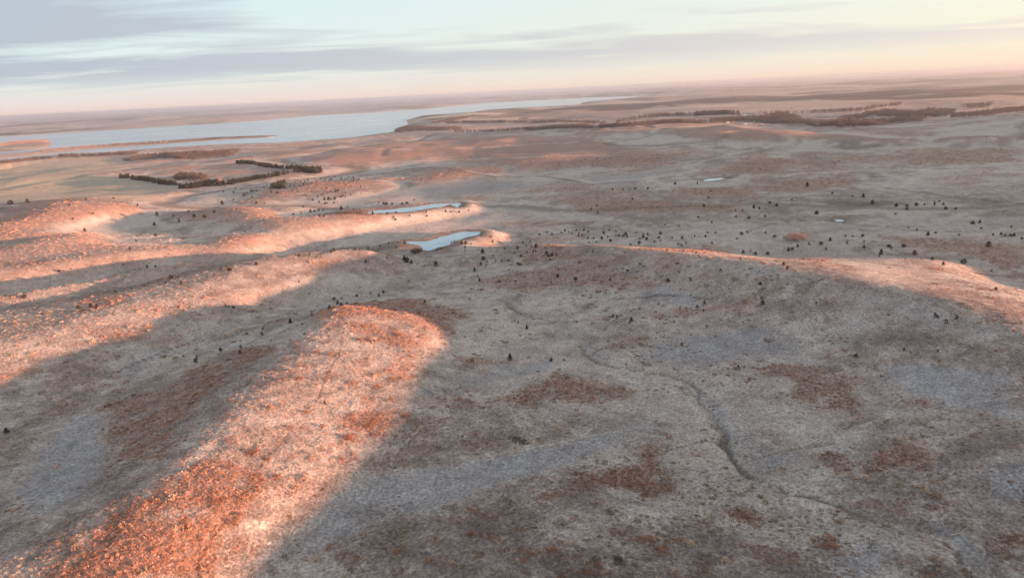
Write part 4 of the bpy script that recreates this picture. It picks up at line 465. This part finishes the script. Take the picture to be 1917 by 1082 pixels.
sz = np.clip(.0013*r, .30, 1.3)*np.exp(RNG.normal(0, .35, len(x))); ht = np.clip(.20+.0005*r, .2, .75)*np.exp(RNG.normal(0, .35, len(x)))*(1-.4*pa)
jit = np.exp(RNG.normal(0, .15, (len(x), 1)))
P3 = np.stack([x, y, z], -1)
pg = tuft_proto('grass_tuft', m_grass, 20, .85, .5, .06); pr = tuft_proto('rust_tuft', m_rust, 22, .85, .4, .075)
a = ~isr; scatter('dry_grass', 'pale dry grass tufts over the prairie', P3[a], sz[a], ht[a], np.clip(C[a]*jit[a]*1.12, .03, .7), pg)
a = isr; rc = np.array((.335, .205, .165))*np.exp(RNG.normal(0, .25, (a.sum(), 1)))*np.array([1, 1, 1]); scatter('rust_grass', 'clumps of rust red grass over the prairie', P3[a], sz[a]*1.15, ht[a]*1.35, np.clip(rc, .03, .6), pr)
# larger hummocky clumps, gathered in loose colonies
x, y, r = spots(60000, 105, 520); cn = fbm(x, y, 16, 3, 411)+.5*fbm(x, y, 70, 2, 412); keep = RNG.random(len(x)) < sstep(.05, .55, cn)*.30+.30*cover(x, y)[0]; x, y, r = x[keep], y[keep], r[keep]
C, ru, pa, fi = colour(x, y, False); z = LAND.z(x, y); n = len(x)
red = RNG.random(n) < .18+.5*ru; cc_ = np.where(red[:, None], np.array((.30, .165, .125)), np.array((.345, .275, .23)))*np.exp(RNG.normal(0, .22, (n, 1)))
sz = np.exp(RNG.normal(-.35, .40, n))*np.clip(r/260, .8, 1.5); ht = sz*RNG.uniform(.35, .6, n)
pc = tuft_proto('clump', m_grass, 46, .55, .30, .075)
scatter('grass_clumps', 'hummocky tan and russet grass clumps across the near slopes', np.stack([x, y, z-.03], -1), sz, ht, np.clip(cc_, .03, .7), pc)
print('tufts', n)

# ---------------------------------------------------------------- trees
def leafcloud(n, rad, cen, size, shape, seed, sliver=1.0, upz=.0):
    "n small triangles spread through a crown; shape(h) = relative radius at height 0..1"
    g = np.random.default_rng(seed); h = g.random(n)**.85; a = g.uniform(0, 6.283, n); lump = 1+.22*np.sin(3*a+g.uniform(0, 6)+h*7)+.15*np.sin(5*a-h*11)
    rr_ = rad[0]*np.array([shape(v) for v in h])*lump*(g.random(n)**.4); p = np.stack([rr_*np.cos(a), rr_*np.sin(a), h*rad[2]], -1)+np.array(cen)
    d = g.normal(size=(n, 3)); d[:, 2] += upz; d /= np.linalg.norm(d, axis=1)[:, None]; e = np.cross(d, g.normal(size=(n, 3))); e /= np.linalg.norm(e, axis=1)[:, None]
    s = size*g.uniform(.6, 1.4, (n, 1)); V = np.stack([p+d*s, p-d*s*.6+e*s*.6*sliver, p-d*s*.6-e*s*.6*sliver], 1).reshape(-1, 3); return V, np.arange(3*n).reshape(-1, 3)
def stem(V, F, a, b, r0, r1, k=5):
    a, b = np.array(a, float), np.array(b, float); d = (b-a)/np.linalg.norm(b-a); e = np.cross(d, (.3, .9, .1)); e /= np.linalg.norm(e); f = np.cross(d, e); n = len(V)
    for p, r in ((a, r0), (b, r1)):
        for i in range(k): t = 6.283*i/k; V.append(tuple(p+r*(math.cos(t)*e+math.sin(t)*f)))
    for i in range(k): F.append((n+i, n+(i+1) % k, n+k+(i+1) % k, n+k+i))
def cedar_meshes(kind):
    sh = [lambda h: (math.sin(math.pi*min(1, h*.92+.10))**.6)*(1-.35*h), lambda h: (1.02-h)**.75*min(1, h*6+.35), lambda h: math.sqrt(max(0, 1-(2*h-.85)**2*.75)), lambda h: (1.05-h)**.5*min(1, h*4+.4)][kind]
    V, T = leafcloud(260, (.5, .5, 1.0), (0, 0, .03), .105, sh, 40+kind); cm = tri_mesh('cedar_crown', V, T, m_cedar)
    V, F = [], []; stem(V, F, (0, 0, -.08), (.01, .02, .55), .035, .016)
    for q in range(4): aa = q*1.7+kind; stem(V, F, (0, 0, .12+.1*q), (.26*math.cos(aa), .26*math.sin(aa), .26+.1*q), .014, .005, 4)
    tm = bpy.data.meshes.new('cedar_trunk'); tm.from_pydata(V, [], F); tm.materials.append(m_bark); return cm, tm
CM = [cedar_meshes(k) for k in range(4)]
HF = [.95, 1.1, .8, .95]
def cedar_label(px, py, tg):
    "where the tree stands, told by things one can find"
    if py < 352 and px < 700: return 'small dark cedar on the slope below the shelterbelts', 'cedars below the shelterbelts'
    if px < 420 and py < 480: return 'dark cedar dotted over the left sunlit knolls and hollows', 'cedars on the left knolls'
    if px < 420 and py < 640: return 'dark cedar along the shaded draw between the left sunlit ridges', 'cedars in the left draw'
    if px < 660 and py < 406: return 'small dark cedar on the slope left of the long pale pond', 'cedars left of the long pond'
    if px < 900 and py < 406: return 'small dark cedar beside the long pale pond', 'cedars by the long pond'
    if px < 760 and py < 500: return 'dark cedar along the draw running left from the blue pond', 'cedars in the draw by the blue pond'
    if px < 800 and py < 700: return 'dark cedar in the hollow beyond the near sunlit ridge', 'cedars beyond the near ridge'
    if px < 1000 and py < 475 and py > 425: return 'small dark cedar along the near bank of the blue pond', 'cedars on the pond bank'
    if px < 1060 and py < 560: return 'dark cedar scattered on the brown slope below the blue pond', 'cedars below the blue pond'
    if py < 400: return 'small dark cedar on the brown flats below the far track', 'cedars on the far flats'
    if py < 425: return 'small dark cedar near the meandering creek', 'cedars by the meandering creek'
    if px < 1260 and py < 455: return 'dark cedar in the dense scatter behind the long sunlit ridge', 'cedars behind the sunlit ridge'
    if py < 462: return 'dark cedar behind the right sunlit ridge near the bare thicket', 'cedars near the bare thicket'
    if py < 560 and px > 1180 and py > 440+(px-1180)*.13-12 and py < 505+(px-1250)*.2: return 'dark cedar standing on the right sunlit ridge', 'cedars on the right sunlit ridge'
    return 'dark cedar on the shaded slope right of the draw', 'cedars on the right shaded slope'
SPECIAL = {(13, 805): 'lone dark cedar at the left edge of the near shaded valley', (955, 669): 'large lone dark cedar in the middle of the view beyond the near ridge', (757, 483): 'biggest dark cedar in the clump below the blue pond dam', (762, 486): 'right tree of the dark cedar clump below the pond dam', (770, 490): 'small cedar at the end of the clump below the pond dam', (816, 494): 'broad low cedar at the foot of the pond dam'}
ced = D['ced']; N_IND = 290; CL = {}; _g = {}
for k, q in enumerate(ced[:N_IND]):
    lb, gp = cedar_label(q[5], q[6], q[0]); _g.setdefault((lb, gp), []).append(k)
for (lb, gp), ks in _g.items():
    ks.sort(key=lambda k: ced[k][5]); n = len(ks)
    for i, k in enumerate(ks):
        w_ = '' if n < 9 else (', left third', ', middle third', ', right third')[i*3//n]
        CL[k] = (lb+w_, gp+w_)
CZ = LAND.z(np.array([q[1] for q in ced]), np.array([q[2] for q in ced]))
for k, (tg, x, y, wd, sz_, px, py) in enumerate(ced[:N_IND]):
    v = (int(x*7+y*3)) % 4; z = CZ[k]; h = wd*HF[v]*random.uniform(.85, 1.15)
    e = bpy.data.objects.new('cedar_tree', None); COL.objects.link(e); e.location = (x, y, z-.05); e.rotation_euler = (0, 0, random.uniform(0, 6.28)); sv = random.uniform(.62, .92); e.scale = (wd*sv, wd*sv*random.uniform(.85, 1.1), h*sv); e.empty_display_size = .5
    sp = SPECIAL.get((px, py)); lb, gp = (sp, None) if sp else CL[k]
    tag(e, lb, 'tree', gp or 'lone cedars')
    for nm, me_ in (('crown', CM[v][0]), ('trunk', CM[v][1])):
        o = bpy.data.objects.new(nm, me_); COL.objects.link(o); o.parent = e
def joined(name, parts, mat):
    V = np.vstack([p[0] for p in parts]); off = np.cumsum([0]+[len(p[0]) for p in parts[:-1]]); T = np.vstack([p[1]+o for p, o in zip(parts, off)]); return link(name, tri_mesh(name, V, T, mat))
def baretree(seed):
    V, T = leafcloud(64, (.46, .46, .80), (0, 0, .20), .095, lambda h: math.sqrt(max(0.02, 1-(2*h-.95)**2)), seed, .55, .8)
    a, f = [], []; stem(a, f, (0, 0, -.05), (0, .02, .5), .03, .014, 3)
    for q in range(3): t = q*2.1+seed; stem(a, f, (0, .01, .3+.05*q), (.22*math.cos(t), .22*math.sin(t), .7), .013, .005, 3)
    a = np.array(a); tr = np.array([(q[0], q[1], q[2]) for q in f]+[(q[0], q[2], q[3]) for q in f]); return np.vstack([V, a]), np.vstack([T, tr+len(V)])
BT = [baretree(s) for s in range(4)]
CT = [leafcloud(46, (.5, .5, 1.0), (0, 0, .02), .17, lambda h: (1.05-h)**.5*min(1, h*4+.5), 90+s) for s in range(4)]
def place(proto, x, y, z, w_, h):
    a = random.uniform(0, 6.28); V = proto[0]*np.array([w_, w_, h]); c_, s_ = math.cos(a), math.sin(a)
    return np.stack([V[:, 0]*c_-V[:, 1]*s_+x, V[:, 0]*s_+V[:, 1]*c_+y, V[:, 2]+z-.1], -1), proto[1]
WL = {'belt0': ('cedar_shelterbelt', 'short dark block of trees at the left end of the shelterbelts'), 'belt1': ('cedar_shelterbelt', 'dark straight tree belt beside the pale field'), 'belt2': ('cedar_shelterbelt', 'long ragged dark tree belt with pink bare trees in it'), 'belt3': ('cedar_shelterbelt', 'rear dark tree belt nearest the lake'), 'belt4': ('cedar_shelterbelt', 'small hooked dark thicket right of the shelterbelts'),
 'bare1': ('bare_woodland', 'grey leafless grove between the shelterbelts'), 'bare2': ('bare_woodland', 'grey leafless wood along the near lakeshore'), 'bare3': ('bare_woodland', 'pinkish bare trees standing in the ragged belt'), 'shore0': ('shore_trees', 'row of dark bare trees at the lake edge far left'), 'shore1': ('shore_trees', 'row of grey bare trees along the lake edge left of the wood'),
 'farmw1': ('bare_woodland', 'dense grey wood behind the far buildings'), 'farmw2': ('tree_line', 'dark tree line left of the bright far pond'), 'farmw3': ('tree_line', 'thin grey tree line running right from the bright far pond'), 'farmw4': ('bare_woodland', 'long grey wood right of the far buildings'), 'farmw5': ('bare_woodland', 'broad grey wood behind the long wood at right'), 'farmw6': ('bare_woodland', 'grey wood at the right edge of the view'), 'farmw7': ('bare_woodland', 'distant dark grove near the right horizon'),
 'line1': ('tree_line', 'long dark tree line behind the far sunlit ridge'), 'line2': ('tree_line', 'short dark tree line left of the far sunlit ridge'), 'line3': ('tree_line', 'dark tree line climbing towards the bright far pond'), 'line4': ('tree_line', 'slanting tree line on the lake headland'), 'line5': ('tree_line', 'level tree line inland of the lake headland'), 'line6': ('tree_line', 'tree line at the foot of the headland'), 'shorew': ('bare_woodland', 'low grey wood on the lakeshore below the headland'),
 'isle1': ('bare_woodland', 'pink bare trees on the lake island'), 'isle2': ('bare_woodland', 'pink bare trees along the narrow spit in the lake'), 'scat': ('cedar_scatter', 'tiny dark cedars peppered over the slope below the shelterbelts'),
 'thick1': ('bare_thicket', 'pinkish bare thicket behind the right sunlit ridge'), 'thick2': ('bare_thicket', 'grey bare thicket at the left end of the long pale pond'), 'thick3': ('bare_thicket', 'grey bare bush by the blue pond'), 'thick4': ('bare_thicket', 'round grey bush behind the right sunlit ridge'), 'thick5': ('low_thicket', 'low dark brush behind the right sunlit ridge')}
for name, P, sp, hh, kind in D['woods']:
    if len(P) < 3: continue
    A = np.array(P); lo, hi = A.min(0), A.max(0); wx, wy = hi-lo; parts = []
    n = int(min(60000, (wx*wy)/(sp*sp)*1.15))+1; qx = RNG.uniform(lo[0], hi[0], n); qy = RNG.uniform(lo[1], hi[1], n); ins = inpoly(qx, qy, P); qx, qy = qx[ins][:2200], qy[ins][:2200]; qz = LAND.z(qx, qy)
    for x, y, z in zip(qx, qy, qz):
        h = hh*random.uniform(.65, 1.2)
        if kind == 'bare': parts.append(place(BT[random.randrange(4)], x, y, z, h*random.uniform(.8, 1.2), h))
        elif kind == 'cedar': parts.append(place(CT[random.randrange(4)], x, y, z, h*random.uniform(.7, 1.0), h))
        else: parts.append(place(CT[random.randrange(4)], x, y, z, h*random.uniform(.7, 1.0), h))
    if not parts: continue
    nm, lb = WL[name]; o = joined(nm, parts, m_cedar if kind in ('cedar', 'scatter') else (m_pink if name in ('isle1', 'isle2', 'bare3', 'thick1') else m_twig)); tag(o, lb, 'trees', kind='stuff')
rest = ced[N_IND:]
if rest: tag(joined('cedar_scatter', [place(CT[k % 4], q[1], q[2], CZ[N_IND+k], q[3], q[3]*.95) for k, q in enumerate(rest)], m_cedar), 'tiny far cedars dotted over the prairie', 'trees', kind='stuff')

# ---------------------------------------------------------------- near shrubs
SM = []
for k in range(3):
    V, T = leafcloud(150, (.5, .5, .9), (0, 0, 0), .11, lambda h: math.sqrt(max(.03, 1-h*h*.9)), 70+k, .6, .5); SM.append((V, T))
SME = {}; SG = {}
SZ = LAND.z(np.array([q[1] for q in D['shrub']]), np.array([q[2] for q in D['shrub']]))
for k, (kind, x, y, wd, px, py) in enumerate(D['shrub']):
    key = (k % 3, kind)
    if key not in SME: SME[key] = tri_mesh('shrub', SM[key[0]][0], SM[key[0]][1], m_shrub[kind])
    o = link('shrub', SME[key]); o.location = (x, y, SZ[k]-.04); o.rotation_euler = (0, 0, random.uniform(0, 6.28)); hgt = min(1.15, .30+.25*wd); o.scale = (wd, wd*random.uniform(.7, 1), hgt*random.uniform(.8, 1.2))
    kd = ('rust red', 'tan', 'dark')[kind]
    wh = 'on the sunlit crest of the near ridge' if px < 800 and py < 1000 else ('at the bottom edge of the view' if py > 1000 else ('on the shaded swell right of the near ridge' if px < 1380 else 'on the shaded slope at lower right'))
    SG.setdefault((f'{kd} low shrub {wh}', f'{kd} shrubs {wh}'), []).append((px, o))

for (lb, gp), L_ in SG.items():
    L_.sort(key=lambda q: q[0]); n = len(L_)
    for i, (px, o) in enumerate(L_):
        w_ = ('', ', left half', ', right half', ', left third', ', middle third', ', right third')[0 if n < 4 else (1+i*2//n if n < 8 else 3+i*3//n)]
        if n < 4 and n > 1: w_ = (', leftmost', ', rightmost', ', rightmost')[i] if n == 2 else (', leftmost', ', the middle one', ', rightmost')[i]
        tag(o, lb+w_, 'shrub', gp+w_)
# ---------------------------------------------------------------- far buildings
def flatmat(name, col):
    m = Mat(name, .7, .3); m.base(m.mix(m.noise(.8, 3, .6), tuple(v*.8 for v in col), col)); return m.m
m_wall = {'w': flatmat('white_siding', (.34, .32, .31)), 'r': flatmat('red_siding', (.36, .13, .09)), 'g': flatmat('grey_siding', (.42, .41, .40))}
m_roof = {'w': flatmat('pale_metal_roof', (.30, .30, .31)), 'r': flatmat('brown_roof', (.20, .14, .12)), 'g': flatmat('white_metal_roof', (.33, .33, .33))}
m_dark = flatmat('dark_opening', (.05, .05, .055))
BL = ['long white low building at the left of the far row', 'red building beside the long white one in the far row', 'widest white building in the far row', 'grey shed with pale roof in the far row', 'largest white building in the middle of the far row', 'red brown building right of the middle of the far row', 'grey building near the right end of the far row', 'white building at the right end of the far row', 'small white building standing apart left of the far row', 'small grey shed left of the far row', 'left of the two pale buildings on the far sunlit rise', 'right of the two pale buildings on the far sunlit rise', 'single tiny white building inland of the headland', 'small red building by the grey wood at right']
for (x, y, wd, dp, hh, kd), lb in zip(D['build'], BL):
    e = bpy.data.objects.new('farm_building', None); COL.objects.link(e); e.location = (x, y, zat(x, y)-.2); e.rotation_euler = (0, 0, random.uniform(-.15, .15)); tag(e, lb, 'building', 'far farm buildings')
    a, b = wd/2, dp/2; rz = hh+dp*.28
    mesh_obj('wall', [(-a, -b, 0), (a, -b, 0), (a, b, 0), (-a, b, 0), (-a, -b, hh), (a, -b, hh), (a, b, hh), (-a, b, hh), (-a, 0, rz), (a, 0, rz)], [(0, 1, 5, 4), (1, 2, 6, 9, 5), (2, 3, 7, 6), (3, 0, 4, 8, 7)], m_wall[kd], e)
    o_ = .4; mesh_obj('roof', [(-a-o_, -b-o_, hh-.1), (a+o_, -b-o_, hh-.1), (a+o_, 0, rz+.12), (-a-o_, 0, rz+.12), (-a-o_, b+o_, hh-.1), (a+o_, b+o_, hh-.1)], [(0, 1, 2, 3), (3, 2, 5, 4)], m_roof[kd], e)
    mesh_obj('door', [(-.6, -b-.04, 0), (.6, -b-.04, 0), (.6, -b-.04, 2.1), (-.6, -b-.04, 2.1)], [(0, 1, 2, 3)], m_dark, e)
    for s in (-.3, .3): mesh_obj('window', [(s*wd-.7, -b-.04, 1), (s*wd+.7, -b-.04, 1), (s*wd+.7, -b-.04, 2.1), (s*wd-.7, -b-.04, 2.1)], [(0, 1, 2, 3)], m_dark, e)

# ---------------------------------------------------------------- fallen branch by the lower right wash
V, F = [], []; (x, y) = D['branch'][0]; z = zat(x, y)
stem(V, F, (-2.2, -.3, .1), (.6, .1, .35), .16, .11); stem(V, F, (.6, .1, .35), (3.2, 1.6, .9), .11, .03); stem(V, F, (.6, .1, .35), (2.6, -.7, .5), .08, .03); stem(V, F, (-.6, -.1, .25), (.3, 1.3, .5), .06, .02)
o = mesh_obj('fallen_branch', V, F, flatmat('weathered_wood', (.42, .38, .34))); o.location = (x, y, z); tag(o, 'forked pale fallen branch by the wash at lower right', 'branch')

# ---------------------------------------------------------------- evening haze
HAZE = 8.0e-5
hb = bmesh.new(); bmesh.ops.create_cube(hb, size=1.0); me = bpy.data.meshes.new('haze'); hb.to_mesh(me); hb.free()
hz_o = link('haze', me); zb = float(GZ.min())-2; hz_o.scale = (84000, 84000, 135-zb); hz_o.location = (0, 0, (135+zb)/2); tag(hz_o, 'thin pinkish evening haze over the plain', kind='stuff')
hm = bpy.data.materials.new('haze'); hm.use_nodes = True; ht_ = hm.node_tree; ht_.nodes.clear()
pv = ht_.nodes.new('ShaderNodeVolumePrincipled'); pv.inputs['Color'].default_value = (.99, .94, .99, 1); pv.inputs['Density'].default_value = HAZE; pv.inputs['Anisotropy'].default_value = .9
ho = ht_.nodes.new('ShaderNodeOutputMaterial'); ht_.links.new(pv.outputs[0], ho.inputs['Volume']); me.materials.append(hm)
